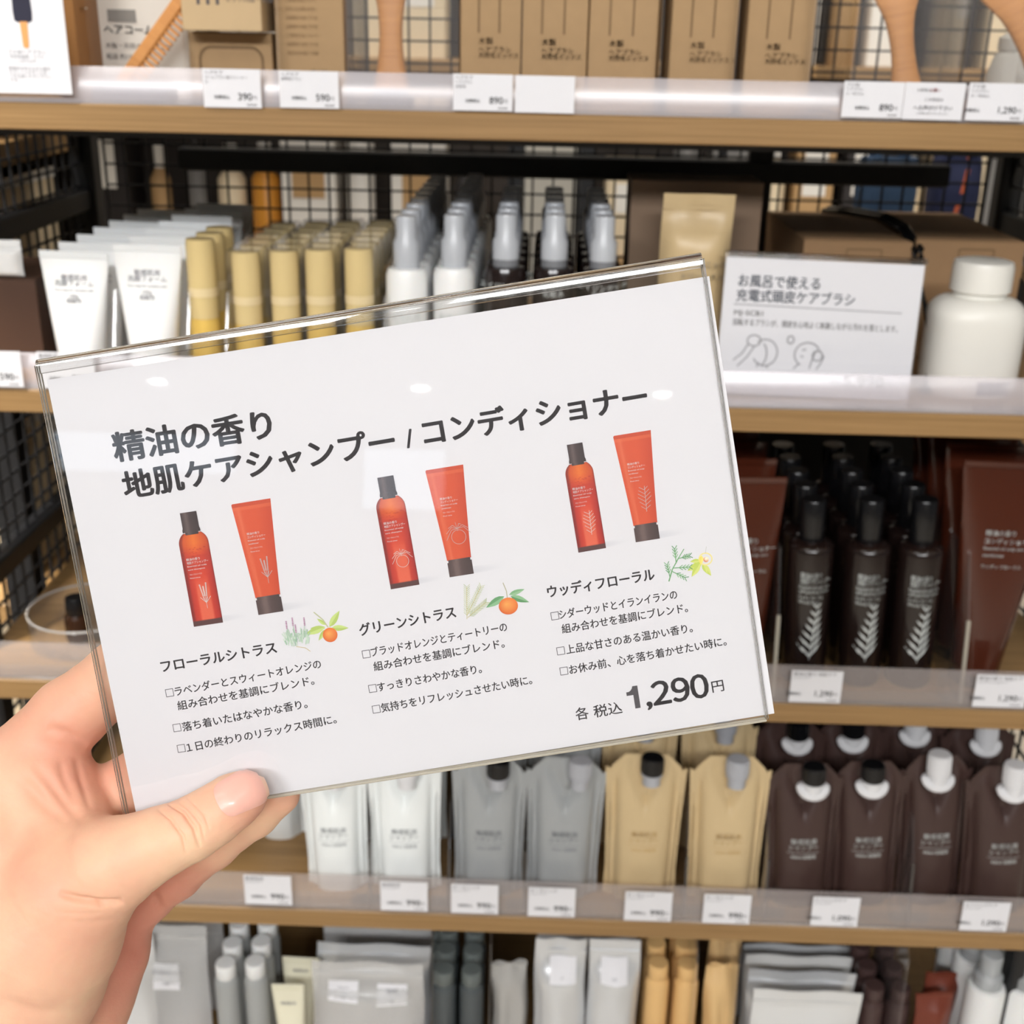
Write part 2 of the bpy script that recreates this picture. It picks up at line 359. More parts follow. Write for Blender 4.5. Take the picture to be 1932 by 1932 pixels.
def carton(w, d, h, m, decor=None, bev=0.0006):
    """folded card box with its flap seam and printed line work (sitting on the front)"""
    mb = MB(); mb.box(0, 0, h / 2, w, d, h, bev=bev)
    parts = [('box_body', mb.mesh('box_body', m))]
    fl = MB(); fl.box(0, -d * .1, h + 0.0003, w * .96, d * .72, 0.0006); parts.append(('top_flap', fl.mesh('top_flap', m)))
    if decor: parts.append(('line_print', decor))
    return parts
def flat_pack(w, h, d, m, header=0.03, sticker=None, wave=0.003, seed=1):
    """film bag, puffed in the middle, with a flat header seal"""
    rnd = random.Random(seed); ph = [rnd.uniform(0, 6) for _ in range(4)]; NX, NZ = 14, 16; mb = MB(); idx = {}
    for sd in (-1, 1):
        for i in range(NZ + 1):
            for j in range(NX + 1):
                u, t = -1 + 2 * j / NX, i / NZ; body = max(0, min(1, (1 - header / h - t) / .1))
                y = sd * (0.0006 + d / 2 * (1 - u ** 4) * min(1, t / .08) * body) + wave * .4 * math.sin(5 * u + ph[0]) * math.sin(7 * t + ph[1])
                idx[sd, i, j] = len(mb.v); mb.v.append((u * w / 2 + wave * .2 * math.sin(9 * t + ph[2]), y, h * t))
        for i in range(NZ):
            for j in range(NX): mb.f.append((idx[sd, i, j], idx[sd, i, j + 1], idx[sd, i + 1, j + 1], idx[sd, i + 1, j])); mb.m.append(0)
    body = mb.mesh('bag', m, True, 60); parts = [('bag', body)]
    sl = MB().box(0, -0.0012, h - header * .55, w * .98, 0.0012, 0.003).mesh('zip_seal', m); parts.append(('zip_seal', sl))
    for (sx, sz, sw, sh, body_txt) in (sticker or []):
        st = MB(); n = 6; v = [(sx - sw / 2 + sw * a / n, 0, sz - sh / 2 + sh * b) for b in (0, 1) for a in range(n + 1)]
        st.add(v, [(a, a + 1, a + n + 2, a + n + 1) for a in range(n)]); sm = wrap_on(st.mesh('sticker', PAPER), body, 0.0005)
        tx = wrap_on(text_block([(body_txt, sx, None, sz + sh * .2, sh * .2, 0.0, 'c'), ('100', sx, None, sz - sh * .25, sh * .16, 0.0, 'c')], INKLT), body, 0.0009)
        parts.append(('sticker', sm, (0, 0, 0), [('lettering', tx)]))
    return parts
def divider_mesh(depth, h0, h1, slope, t=0.0018):
    """clear shelf divider: a plate along y with a slanted front edge"""
    return MB().prism([(0, 0), (depth, 0), (depth, h1), (slope, h1), (slope * .35, h0)], -t / 2, t / 2).mesh('plate', ACRYLH)
# ------------------------------------------------------------------ room shell
floor_m = mat('floor_tile', (216, 206, 190), 0.35, noise=0.05, nscale=8)
wall_m = mat('white_wall', (225, 222, 214), 0.7, noise=0.02, nscale=6)
ceil_m = mat('white_ceiling', (228, 226, 222), 0.8, noise=0.02, nscale=6)
structure('floor', MB().box(0, -1.5, -0.05, 9, 13, 0.1).mesh('floor', floor_m))
structure('ceiling', MB().box(0, -1.5, 2.99, 9, 13, 0.1).mesh('ceiling', ceil_m))
structure('wall_back', MB().box(0, 4.6, 1.47, 9, 0.1, 2.94).mesh('wall_back', wall_m))
structure('wall_front', MB().box(0, -7.9, 1.47, 9, 0.1, 2.94).mesh('wall_front', wall_m))

# ------------------------------------------------------------------ the shelf fixture
SX0, SX1, SD = -0.512, 0.512, 0.43
TOPS = {1: 1.2965, 2: 1.0745, 3: 0.8055, 4: 0.563, 5: 0.318}
TH = 0.0195
shelf_names = {1: 'top oak shelf at eye level carrying kraft boxes and brushes', 2: 'second oak shelf from the top carrying white tubes and spray bottles',
               3: 'third oak shelf from the top carrying dark brown bottles', 4: 'fourth oak shelf from the top carrying refill pouches', 5: 'lowest oak shelf carrying film packs and mini bottles'}
for k, z in TOPS.items():
    mb = MB(); mb.box(0, SD / 2 - 0.003, z - TH / 2, SX1 - SX0 - 0.012, SD + 0.0, TH, bev=0.0012)
    lip = MB(); lip.box(0, SD / 2 + .01, z - TH - 0.004, SX1 - SX0 - 0.03, SD - 0.08, 0.008)
    thing('shelf_board', shelf_names[k], 'shelf', [('board', mb.mesh('board', WOOD)), ('steel_tray', lip.mesh('steel_tray', BLACK))], (0, 0, 0), group='oak shelves of the rack')
# steel rack: posts, rails, wire mesh
def wire_grid(w, h, pitch, r, along='x'):
    mb = MB(); nx, nz = int(w / pitch), int(h / pitch)
    for i in range(nx + 1): x = -w / 2 + w * i / nx; mb.box(x, 0, h / 2, r * 2, r * 2, h)
    for i in range(nz + 1): mb.box(0, r * 1.5, h * i / nz, w, r * 2, r * 2)
    return mb
rack = link('steel_rack', None); tag(rack, 'black steel shelf rack with square wire mesh back and side panels', 'rack')
BY = 0.445
for x in (SX0, SX1):
    for y in (0.06, BY): link('post', MB().box(0, 0, 0.95, 0.026, 0.026, 1.9, bev=0.003).mesh('post', BLACK), rack, (x, y, 0))
bars = [1.217, 0.62, 0.05, 1.86]
for z in bars:
    link('crossbar', MB().box(0, 0, 0, SX1 - SX0 - 0.026 if z != 1.217 else 0.84, 0.02, 0.024, bev=0.002).mesh('crossbar', BLACK), rack, (0.0 if z != 1.217 else 0.02, BY - 0.014, z))
link('crossbar', MB().box(0, 0, 0, 0.026, 0.02, 1.85, bev=0.002).mesh('crossbar', BLACK), rack, (0.236, BY - 0.012, 0.95))
link('back_board', MB().box(0, 0, 0, .98, .004, .96).mesh('back_board', mat('black_board', (22, 21, 22), .6)), rack, (0, BY - .006, .50))  # black sheet added to keep the space behind the lower shelves dark
wm = wire_grid(0.98, 1.8, 0.0225, 0.0011).mesh('mesh_panel', BLACK)
o = link('mesh_panel', wm, rack, (0, BY + 0.004, 0.06)); o['kind'] = 'stuff'
sm_ = wire_grid(0.36, 1.8, 0.0225, 0.0012).mesh('side_mesh_panel', BLACK)
for x in (SX0 - 0.002, SX1 + 0.002):
    o = link('side_mesh_panel', sm_, rack, (x, 0.2525, 0.06), (0, 0, math.pi / 2)); o['kind'] = 'stuff'
    for z in (1.17, 0.865, 0.62, 1.86):
        link('side_bar', MB().box(0, 0, 0, 0.02, 0.36, 0.022, bev=0.002).mesh('side_bar', BLACK), rack, (x, 0.2525, z))
    for z0 in (1.268,):     # rounded corner plate where the side panel meets the post
        poly = [(0.0, 0.0), (0.0, -0.075)] + [(0.055 - 0.055 * math.cos(a), -0.075 + 0.063 * math.sin(a)) for a in [i * math.pi / 16 for i in range(9)]][0:9] + [(0.055, 0.0)]
        link('corner_plate', MB().prism([(-p[0], p[1]) for p in poly], -0.004, 0.004).mesh('corner_plate', BLACK), rack, (x, BY - 0.013, z0), (0, 0, math.pi / 2))
# clear front rails
RAILS = {1: 0.0262, 2: 0.0285, 3: 0.0335, 4: 0.0345, 5: 0.034}
rail_lab = {1: 'milky clear plastic price rail along the front of the top shelf', 2: 'milky clear plastic price rail along the front of the second shelf', 3: 'clear plastic price rail under the dark brown bottles',
            4: 'clear plastic price rail in front of the refill pouches', 5: 'clear plastic price rail along the lowest shelf'}
for k, h in RAILS.items():
    z = TOPS[k]; L = SX1 - SX0 - 0.02
    pf = [(.0, 0.0), (.0003, h * .25), (.0012, h * .5), (.003, h * .75), (.0062, h)]
    strip = MB().loft([[(x_, y_, z_) for y_, z_ in pf] + [(x_, y_ + .0014, z_) for y_, z_ in reversed(pf)] for x_ in (-L / 2, L / 2)]).mesh('rail_strip', RAIL if k < 3 else clear('rail_low', tint=(248, 246, 246), haze=0.17, hazecol=(232, 222, 218), gloss=2.0, rough=0.16), True, 60)
    foot = MB().box(0, 0.012, 0.0007, L, 0.022, 0.0012).mesh('rail_foot', ACRYLH)
    lip = MB().box(0, -0.0022, 0.0018, L, 0.004, 0.0036, bev=0.001).mesh('rail_lip', ACRYLH)
    thing('price_rail', rail_lab[k], 'rail', [('rail_strip', strip), ('rail_foot', foot), ('rail_lip', lip)], (0, 0.0, z), group='clear price rails')

# ------------------------------------------------------------------ price cards on the rails
def price_card(px0, px1, py0, py1, shelf, label, top_lines, price, kind='price', name='price_card'):
    y = -0.0045; xm = X_at((px0 + px1) / 2, y, TOPS[shelf] + 0.015)
    z0 = Z_at(py1, y, xm); z1 = Z_at(py0, y, xm); w = X_at(px1, y, (z0 + z1) / 2) - X_at(px0, y, (z0 + z1) / 2); h = z1 - z0
    card = link(name, MB().box(0, 0, h / 2, w, 0.0006, h).mesh('card', PAPER), None, (xm, y, z0)); tag(card, label, 'price card', 'price cards clipped to the rails')
    if kind == 'blank': return card
    L = []
    if kind == 'price':
        for i, t in enumerate(top_lines): L.append((t, -w * .46, None, h * (.90 - .12 * i), h * (.13 if i == 0 else .10), 0.0))
        n = len(price); L.append((price, w * .34, None, h * .30, h * (.27 if n < 4 else .25), 0.012, 'r')); L.append(('円', w * .36, None, h * .27, h * .12, 0.0)); L.append(('消費税込', w * (.30 - .115 * n), None, h * .27, h * .11, 0.01, 'r'))
        L.append(('税抜価格', w * .42, None, h * .08, h * .07, 0.0, 'r'))
    elif kind == 'text':
        L = [('お客様に', -w * .30, None, h * .80, h * .10, 0, None), ('この商品は', 0, None, h * .55, h * .11, 0.0, 'c'), ('へお声がけ下さい', 0, None, h * .32, h * .14, 0.01, 'c'), ('ご不明な点がございましたら', 0, None, h * .17, h * .07, 0.0, 'c')]
        link('lettering', text_block([('お願い', 0, None, h * .80, h * .11, 0.01, 'c')], INKRED, y=-0.0006), card)
    link('lettering', text_block(L, INK, y=-0.0005), card)
    return card
price_card(383, 492, 130, 203, 1, 'white 390 price card under the rounded-line kraft box', ['ヘアケア', 'コームブラシ用クリーナー', '小'], '390')
price_card(527, 639, 134, 204, 1, 'white 590 price card under the tall kraft box of text lines', ['ヘアケア', '携帯用ブラシ'], '590')
price_card(855, 967, 140, 209, 1, 'white 890 price card beside the blank card on the top rail', ['ヘアケア', 'ヘアブラシ', '天然毛'], '890')
price_card(972, 1084, 143, 213, 1, 'blank bluish white card on the top rail', [], '', 'blank')
price_card(1590, 1704, 154, 222, 1, 'white 890 price card touching the card with red writing', ['ブナ材', 'ヘアブラシ', '小・約17cm'], '890')
price_card(1705, 1818, 156, 226, 1, 'white notice card with a line of red writing on the top rail', [], '', 'text', 'notice_card')
price_card(1825, 1937, 157, 228, 1, 'white 1,290 price card at the right end of the top rail', ['ブナ材', 'ヘアブラシ', '大・約20cm'], '1,290')
price_card(-62, 42, 662, 729, 2, 'white 590 price card at the left end of the second rail', ['洗顔', 'フォーム'], '590')
price_card(73, 180, 665, 733, 2, 'white price card half hidden behind the upper left corner of the held sign', ['敏感肌用', '洗顔フォーム'], '590')
price_card(1490, 1587, 1266, 1325, 3, 'white 1,290 price card below the three dark pump bottles', ['精油の香り 地肌ケア', 'シャンプー'], '1,290')
price_card(1837, 1935, 1274, 1334, 3, 'white 1,290 price card below the large amber tube', ['精油の香り 地肌ケア', 'コンディショナー'], '1,290')
for px, py, pr, lb in ((462, 1652, '990', 'white 990 price card nearest the thumb, below the small white pouch'), (718, 1664, '990', 'white 990 price card below the second white pouch'), (851, 1669, '990', 'white 990 price card below the left grey pouch'),
                       (996, 1675, '990', 'white 990 price card below the right grey pouch'), (1178, 1683, '990', 'white 990 price card below the left beige pouch'), (1326, 1688, '990', 'white 990 price card below the right beige pouch'),
                       (1530, 1693, '1,090', 'white 1,090 price card below the black-capped brown pouches'), (1812, 1702, '1,090', 'white 1,090 price card below the white-capped brown pouch at right')):
    price_card(px, px + 89, py, py + 54, 4, lb, ['敏感肌用' if px < 800 else 'エイジングケア' if px > 1500 else 'オーガニック', 'シャンプー'], pr)

# ------------------------------------------------------------------ helper to stand a product by its pixel position
def stand(px, py_top, y, shelf):
    z = TOPS[shelf]; x = X_at(px, y, z + 0.05); h = Z_at(py_top, y, x) - z; x = X_at(px, y, z + h / 2); return (x, y, z), h
def width(px0, px1, y, z): return X_at(px1, y, z) - X_at(px0, y, z)
def bottom_in_view(px_list): return px_list

# ================================================================== SHELF 1
Z1 = TOPS[1]
def loops(w, h, m=KLINE):
    """two long tapering lines with a small text block, printed on the front of a kraft box"""
    mb = MB()
    for sx in (-1, 1):
        pts = [(sx * w * .17 - w * .03, h * z) for z in (.275, .5, .7)] + [(sx * w * (.17 + .05) - w * .03, h * .85)]
        for a, b in zip(pts, pts[1:]): mb.add([(a[0] - .0008, 0, a[1]), (a[0] + .0008, 0, a[1]), (b[0] + .0008, 0, b[1]), (b[0] - .0008, 0, b[1])], [(0, 1, 2, 3)])
    for body, z, em in (('木製', .247, .0056), ('ヘアブラシ', .217, .0050), ('天然毛ミックス', .196, .0044)):
        v, f = fit_text(body, -w * .2, None, h * z, em, 0.02); mb.add([(p[0], 0, p[1]) for p in v], f)
    return mb.mesh('line_print', m)
def front_print(me, d):
    for v in me.vertices: v.co.y = -d / 2 - 0.0003
    return me
k_lab = ['leftmost of the tall kraft boxes with two printed lines', 'second tall lined kraft box from the left', 'third tall lined kraft box, left of the dark gap', 'fourth tall lined kraft box, right of the dark gap', 'rightmost of the tall kraft boxes with two printed lines']
for i, (a, b, rz) in enumerate(((871, 984, 0.02), (986, 1108, 0.0), (1112, 1240, -0.05), (1257, 1381, 0.06), (1398, 1524, 0.04))):
    y = 0.06; w = width(a, b, y, Z1 + 0.05) * .985; h = 0.20; d = 0.045
    dec = front_print(loops(w, h), d)
    for row in range(3):
        lab = k_lab[i] if row == 0 else '%s kraft box behind the %s' % (ORD[row], k_lab[i])
        if row and i not in (2, 4): continue
        thing('kraft_box', lab, 'box', carton(w, d, h, KRAFT, dec), (X_at((a + b) / 2, y, Z1 + .06), y + row * 0.05, Z1), (0, 0, rz), 'tall kraft brush boxes')
# kraft boxes at left
def frame_line(w, h, m=KLINE, t=0.0011):
    mb = MB(); r = w * .14; pts = [(-w * .38, 0.0), (-w * .38, h * .80 - r)] + [(-w * .38 + r - r * math.cos(a), h * .80 - r + r * math.sin(a)) for a in [i * math.pi / 12 for i in range(1, 7)]]
    pts = pts + [(-x, z) for x, z in reversed(pts)]
    for a, b in zip(pts, pts[1:]):
        n = Vector((b[1] - a[1], 0, a[0] - b[0])).normalized() * t; A, B = Vector((a[0], 0, a[1])), Vector((b[0], 0, b[1])); mb.add([A - n, A + n, B + n, B - n], [(0, 1, 2, 3)])
    for body, z, em in (('ブナ材', .33, .10), ('ヘアブラシ', .22, .09)):
        v, f = fit_text(body, w * .02, None, h * z, w * em, 0.01); mb.add([(p[0], 0, p[1]) for p in v], f)
    return mb.mesh('line_print', m)
y = 0.05; w = width(366, 520, y, Z1 + .04); x = X_at(443, y, Z1 + .03); h = Z_at(62, y, x) - Z1
thing('kraft_box', 'low kraft box with a printed rounded frame, under another box', 'box', carton(w, 0.06, h, KRAFT, front_print(frame_line(w, h), 0.06)), (x, y + .02, Z1))
w2 = width(368, 516, y, Z1 + .1); mb = MB()
for i in range(3): mb.add([(-w2 * .30 + i * w2 * .12, 0, .018), (-w2 * .26 + i * w2 * .12, 0, .018), (-w2 * .26 + i * w2 * .12, 0, .05), (-w2 * .30 + i * w2 * .12, 0, .05)], [(0, 1, 2, 3)])
for i in range(3):
    v, f = fit_text('セット内容・材質', w2 * .06, None, .042 - i * .01, .0045); mb.add([(p[0], 0, p[1]) for p in v], f)
thing('kraft_box', 'pale kraft box with three printed stripes lying on the rounded-frame box', 'box', carton(w2, 0.085, 0.07, KRAFTL, front_print(mb.mesh('line_print', INK), 0.085)), (x, y + 0.01, Z1 + h + .0012))
w = width(528, 655, y, Z1 + .05); mb = MB(); h = .2
for i in range(26):
    v, f = fit_text(random.Random(i).choice(['ご使用方法について', '品質表示 本体 ブナ材', 'お手入れの際は水洗い', '直射日光を避けて保管']), -w * .33, w * .12, h * .19 + i * .0062, .0034); mb.add([(p[0], 0, p[1]) for p in v], f)
v, f = fit_text('ブナ材', 0, w * .22, h * .12, .006, 0.01); mb.add([(p[0], 0, p[1]) for p in v], f)
thing('kraft_box', 'tall kraft box printed with a column of fine text lines', 'box', carton(w, .05, h, KRAFT, front_print(mb.mesh('text_print', KLINE), .05)), (X_at(592, y, Z1 + .04), y + .01, Z1))
x = X_at(143, .06, Z1 + .04); thing('kraft_box', 'narrow brown kraft box beside the brush picture card', 'box', carton(width(124, 165, .06, Z1 + .04), .06, .18, mat('warm_kraft', (176, 126, 74), .7, noise=.06), None), (x, .07, Z1))
# clear pack with a paper card and a wooden comb
x = X_at(255, .05, Z1 + .04); w = width(165, 345, .05, Z1 + .04)
cd = MB().box(0, 0, .06, w * .94, .001, .12).mesh('backing_card', mat('grey_white_card', (214, 208, 198), .6))
lt = text_block([('ヘアコーム', -w * .42, None, .052, .008, .02), ('木製・天然オイル仕上げ', -w * .42, None, .040, .0048), ('粗目 約17cm', -w * .42, None, .032, .0048)], INK, y=-.0012)
br = MB().box(-w * .22, -.001, .062, w * .3, .0006, .009).mesh('dark_band', mat('grey_band', (128, 124, 118), .6))
bx_ = MB().box(0, -.012, .06, w, .026, .12, bev=.001).mesh('clear_case', CASE)
hk = MB().lathe([(.0022, 0), (.003, .0005), (.0022, .001)], 12).mesh('press_stud', mat('stud', (170, 165, 150), .2, metal=.8))
thing('comb_pack', 'clear pack with a grey white card behind the wooden comb', 'pack', [('backing_card', cd, (0, 0, 0), [('lettering', lt), ('dark_band', br)]), ('clear_case', bx_), ('press_stud', hk, (-w * .53, -.02, .082)), ('press_stud', hk, (-w * .52, -.02, .066))], (x, .075, Z1))
cm = MB(); cm.box(0, 0, 0, .010, .006, .125, bev=.002)
tooth = MB()
for i in range(22): tooth.box(.0085, 0, -.052 + i * .0045, .010, .0035, .0022)
c0 = at(288, 75, .045); thing('wooden_comb', 'toothed wooden comb leaning diagonally in the clear pack', 'comb', [('spine', cm.mesh('spine', WOODB, True)), ('teeth', tooth.mesh('teeth', WOODB))], tuple(c0), (0, math.radians(40), 0))
thing('display_plinth', 'dark low plinth showing through the rail under the comb', 'plinth', [('block', MB().box(0, 0, .007, .058, .03, .014, bev=.002).mesh('block', mat('slate_base', (70, 72, 86), .5))), ('rim', MB().box(0, 0, .0145, .05, .024, .002).mesh('rim', mat('slate_base', (70, 72, 86), .5)))], (X_at(255, .03, Z1), .032, Z1))
# brushes
def brush_parts(L, w, flare, head=True):
    rings = []
    for i in range(15):
        t = i / 14; ww = w * (.95 - .35 * math.sin(math.pi * min(1, t * 1.3)) + flare * max(0, t - .62) ** 1.3 * 4); rings.append(oval(ww / 2, .0055 - .001 * t, L * t, 16, 2.4))
    p = [('handle', MB().loft(rings).mesh('handle', WOODB, True))]
    if head:
        hr = [oval(.026 * math.sin(math.pi * (.12 + .76 * i / 10)) + .006, .006, L * .97 + .09 * i / 10, 20, 2.3) for i in range(11)]
        p.append(('brush_head', MB().loft(hr).mesh('brush_head', WOODB, True)))
        pd = [oval(.022 * math.sin(math.pi * (.12 + .76 * i / 10)) + .004, .003, L * 1.0 + .078 * i / 10, 20, 2.3, -.008) for i in range(11)]
        bm_ = MB()
        for i in range(6):
            for j in range(4): bm_.lathe([(.0012, 0), (.0008, .008)], 5, -.012 + j * .008, -.011, L * 1.02 + i * .011)
        p.append(('cushion_pad', MB().loft(pd).mesh('cushion_pad', NAVY, True), (0, 0, 0), [('bristles', bm_.mesh('bristles', NAVY))]))
    return p
def brush(px, y, label, L, w, flare, tilt, head=True, z=Z1 + .012):
    thing('hair_brush', label, 'brush', brush_parts(L, w, flare, head), (X_at(px, y, z + .01), y, z), (math.radians(-4), math.radians(tilt), 0), 'wooden hair brushes')
brush(738, .06, 'wooden brush standing handle down in a small black stand', .105, .030, .9, 0)
thing('brush_stand', 'small black stand under the left wooden brush', 'stand', [('base', MB().box(0, 0, .004, .034, .03, .008, bev=.002).mesh('base', NAVY)), ('socket', MB().box(0, 0, .010, .026, .02, .006, bev=.001).mesh('socket', NAVY))], (X_at(738, .06, Z1), .06, Z1))
brush(1715, .055, 'wooden brush with a dark bristle pad, left of the two at right', .098, .030, .5, -12)
brush(1995, .055, 'wide wooden brush handle at the upper right corner', .12, .034, .6, -30)
for px, lb in ((1700, 'left'), (1985, 'right')):
    thing('brush_stand', 'clear stand holding the %s of the two brushes at upper right' % lb, 'stand', [('base', MB().box(0, 0, .004, .05, .04, .008, bev=.001).mesh('base', ACRYLH)), ('socket', MB().box(0, 0, .012, .03, .012, .01).mesh('socket', ACRYLH))], (X_at(px, .06, Z1), .055, Z1))
# clear bins round the brushes
def bin_parts(w, d, h):
    t = .0018; fr = MB().box(0, -d / 2, h / 2, w, t, h, bev=.0004).mesh('front_pane', ACRYLH); sd = MB().box(0, 0, h / 2, t, d, h, bev=.0004).mesh('side_pane', ACRYLH)
    return [('front_pane', fr), ('side_pane', sd, (-w / 2, 0, 0)), ('side_pane', sd, (w / 2, 0, 0)), ('floor_pane', MB().box(0, 0, .001, w - .004, d - .004, .0016).mesh('floor_pane', ACRYLH))]
for a, b, hh, lb in ((655, 865, .14, 'clear bin round the wooden brush standing on black'), (1608, 1810, .088, 'clear bin round the brush with the dark pad'), (1818, 2030, .088, 'clear bin round the brush at the right end')):
    thing('clear_bin', lb, 'bin', bin_parts(width(a, b, .04, Z1 + .05), .12, hh), (X_at((a + b) / 2, .04, Z1 + .05), .095, Z1), group='clear brush bins')
dv1 = divider_mesh(.30, .05, .16, .01)
for px, lb in ((352, 'clear divider left of the rounded-frame kraft box'), (524, 'clear divider between the rounded-frame box and the text-printed box'), (1248, 'clear divider in the dark gap between the lined kraft boxes'), (1389, 'clear divider left of the rightmost lined kraft box'), (1531, 'clear divider right of the lined kraft boxes')):
    thing('shelf_divider', lb, 'divider', [('plate', dv1), ('clip', MB().box(.012, 0, .003, .024, .02, .004).mesh('clip', ACRYLH))], (X_at(px, .02, Z1 + .05), .015, Z1), (0, 0, math.pi / 2), 'clear shelf dividers')
thing('round_jar', 'pale round lidded jar behind the brush at the right end', 'jar', [('body', MB().lathe([(.02, 0), (.024, .006), (.024, .03), (.02, .045), (.016, .05)], 24).mesh('body', CREAMP, True)), ('lid', MB().lathe([(.018, .05), (.018, .06), (.012, .064)], 24).mesh('lid', CREAMP, True))], (X_at(1915, .2, Z1 + .03), .2, Z1))
# picture card with a brush, in front of the rail at left
y = -.006; a = at(-70, 175, y); xm = X_at(28, y, a.z + .04); w = width(-70, 125, y, a.z + .04)
pc = link('picture_card', MB().box(0, 0, .07, w, .0008, .14).mesh('card', PAPER), None, (xm, y, Z_at(176, y, xm))); tag(pc, 'white picture card of a brush with an orange handle, upper left corner', 'card')
sx = (48 - 28) / 195 * w
hd = MB(); hd.add([(sx + q[0], -.0006, q[1]) for q in [(-.0065, .050), (-.007, .0555), (-.006, .085), (.006, .085), (.007, .0555), (.0065, .050), (.003, .0485), (-.003, .0485)]], [tuple(range(8))])
hn = MB(); hn.add([(sx + q[0], -.0007, q[1]) for q in [(-.0028, .0495), (-.0022, .033), (-.0015, .0315), (.0015, .0315), (.0022, .033), (.0028, .0495)]], [tuple(range(6))])
link('brush_picture', hd.mesh('brush_picture', mat('print_navy', (32, 32, 52), .6)), pc); link('handle_picture', hn.mesh('handle_picture', mat('print_orange', (226, 160, 96), .6)), pc)
link('lettering', text_block([('ブナ材ヘアブラシ', sx - .014, sx + .014, .0287, .0035), ('天然毛使用・ソフト', sx - .013, sx + .012, .0255, .0032), ('しっかりとかす', sx - .008, sx + .006, .0225, .0032), ('静電気を抑えながら髪を', sx - .015, sx + .016, .0175, .003), ('やさしくとかすことが', sx - .015, sx + .013, .0147, .003), ('できる使いやすいブラシ', sx - .015, sx + .016, .0119, .003), ('です。', sx - .015, sx - .008, .0091, .003)], INKLT, y=-.0006), pc)
# ================================================================== SHELF 2
Z2 = TOPS[2]
def row(n, dy, px, py, y0, shelf, builder, name, cat, labels, group, lean=0.0, tilt=0.0, jx=0.0, seed=0):
    """a front product placed by its pixel and the ones queued straight behind it; mesh data is shared"""
    (x, y, z), h = stand(px, py, y0, shelf); parts = builder(h); rnd = random.Random(seed)
    for k in range(n):
        thing(name, labels(k), cat, parts if k == 0 else [p for p in parts if p[0] != 'label_print' or k < 2], (x + (rnd.uniform(-jx, jx) if k else 0), y + k * dy, z), (tilt, lean, 0), group)
def queue(what, row_name):
    return lambda k: ('%s, front of %s' % (what, row_name)) if k == 0 else ('%s, %s in %s' % (what, ORD[k], row_name))
wl = [('敏感肌用', 0, .80, .0055, 0, 'c'), ('洗顔フォーム', 0, .755, .0055, 0, 'c'), ('Face soap for sensitive skin', 0, .705, .003, 0, 'c'), ('100g', 0, .66, .0045, 0, 'c'), ('弱酸性', 0, .62, .0045, 0, 'c')]
for px, py, nm in ((147, 474, 'the left tube row'), (285, 461, 'the right tube row')):
    row(7, .043, px, py, .05, 2, lambda h: tube_parts(width(75, 206, .05, Z2 + .1), .0185, h, WHITEP, WHITEP, .008, wl, INKLT), 'squeeze_tube', 'tube', queue('white crimped squeeze tube', nm), 'white tubes on the second shelf', lean=.02 if px < 200 else .01)
def gold_parts(r, h, boxed=False):
    body = MB().lathe([(r * .95, 0), (r, .002), (r, h * .40), (r * .9, h * .44), (r * .5, h * .46)], 22).mesh('body', GOLD, True)
    pump = MB(); pump.lathe([(r * .5, h * .44), (r * .55, h * .47), (r * .5, h * .55), (r * .2, h * .56), (r * .2, h * .66), (r * .5, h * .67), (r * .45, h * .75)], 16); pump.box(0, -r * .5, h * .71, .006, r * .7, .005, bev=.001)
    cap = MB().lathe([(r * .96, h * .44), (r * .96, h * .96), (r * .9, h), (r * .6, h + .0005)], 22).mesh('overcap', GOLDCAP, True)
    ring = MB().lathe([(r * .99, h * .60), (r * .99, h * .66)], 22, cap=False).mesh('cap_band', PUMPW, True)
    p = [('body', body), ('pump', pump.mesh('pump', PUMPW, True)), ('overcap', cap), ('cap_band', ring)]
    if boxed:
        p.append(('clear_box', MB().box(0, 0, h * .51, r * 2.2, r * 2.2, h * 1.02, bev=.0008).mesh('clear_box', CASE)))
    return p
row(3, .032, 386, 450, .055, 2, lambda h: gold_parts(.0125, h), 'pump_bottle', 'bottle', queue('unboxed gold pump bottle', 'the row beside the white tubes'), 'gold pump bottles')
for i, px in enumerate((470, 541, 607, 680)):
    row(6, .031, px, 474 - 2 * i, .055, 2, lambda h: gold_parts(.0125, h, True), 'pump_bottle', 'bottle', queue('boxed gold pump bottle', 'the %s boxed row' % ORD[i]), 'gold pump bottles')
sprays = [(768, 407, 'white'), (857, 405, 'white'), (953, 404, 'dark'), (1043, 405, 'dark'), (1134, 408, 'dark')]
for i, (px, py, kind) in enumerate(sprays):
    r = .0172; nm = 'the %s row of %s spray bottles' % (['left', 'right', 'left', 'middle', 'right'][i], kind)
    def mk(h, kind=kind):
        hc = .0415; return spray_parts(r, h - hc, hc, WHITEP if kind == 'white' else DKBROWN, GREYCAP, GREYCOL if kind == 'dark' else GREYCAP, [('エイジングケア', .86, .006), ('化粧水', .80, .006)] if kind == 'dark' else [('敏感肌用', .6, .006), ('化粧水', .54, .006)])
    row(9 if kind == 'white' else 6, .0385, px, py, .055, 2, mk, 'spray_bottle', 'bottle', queue('%s spray bottle' % ('white' if kind == 'white' else 'dark brown'), nm), 'spray bottles on the second shelf', tilt=-.01)
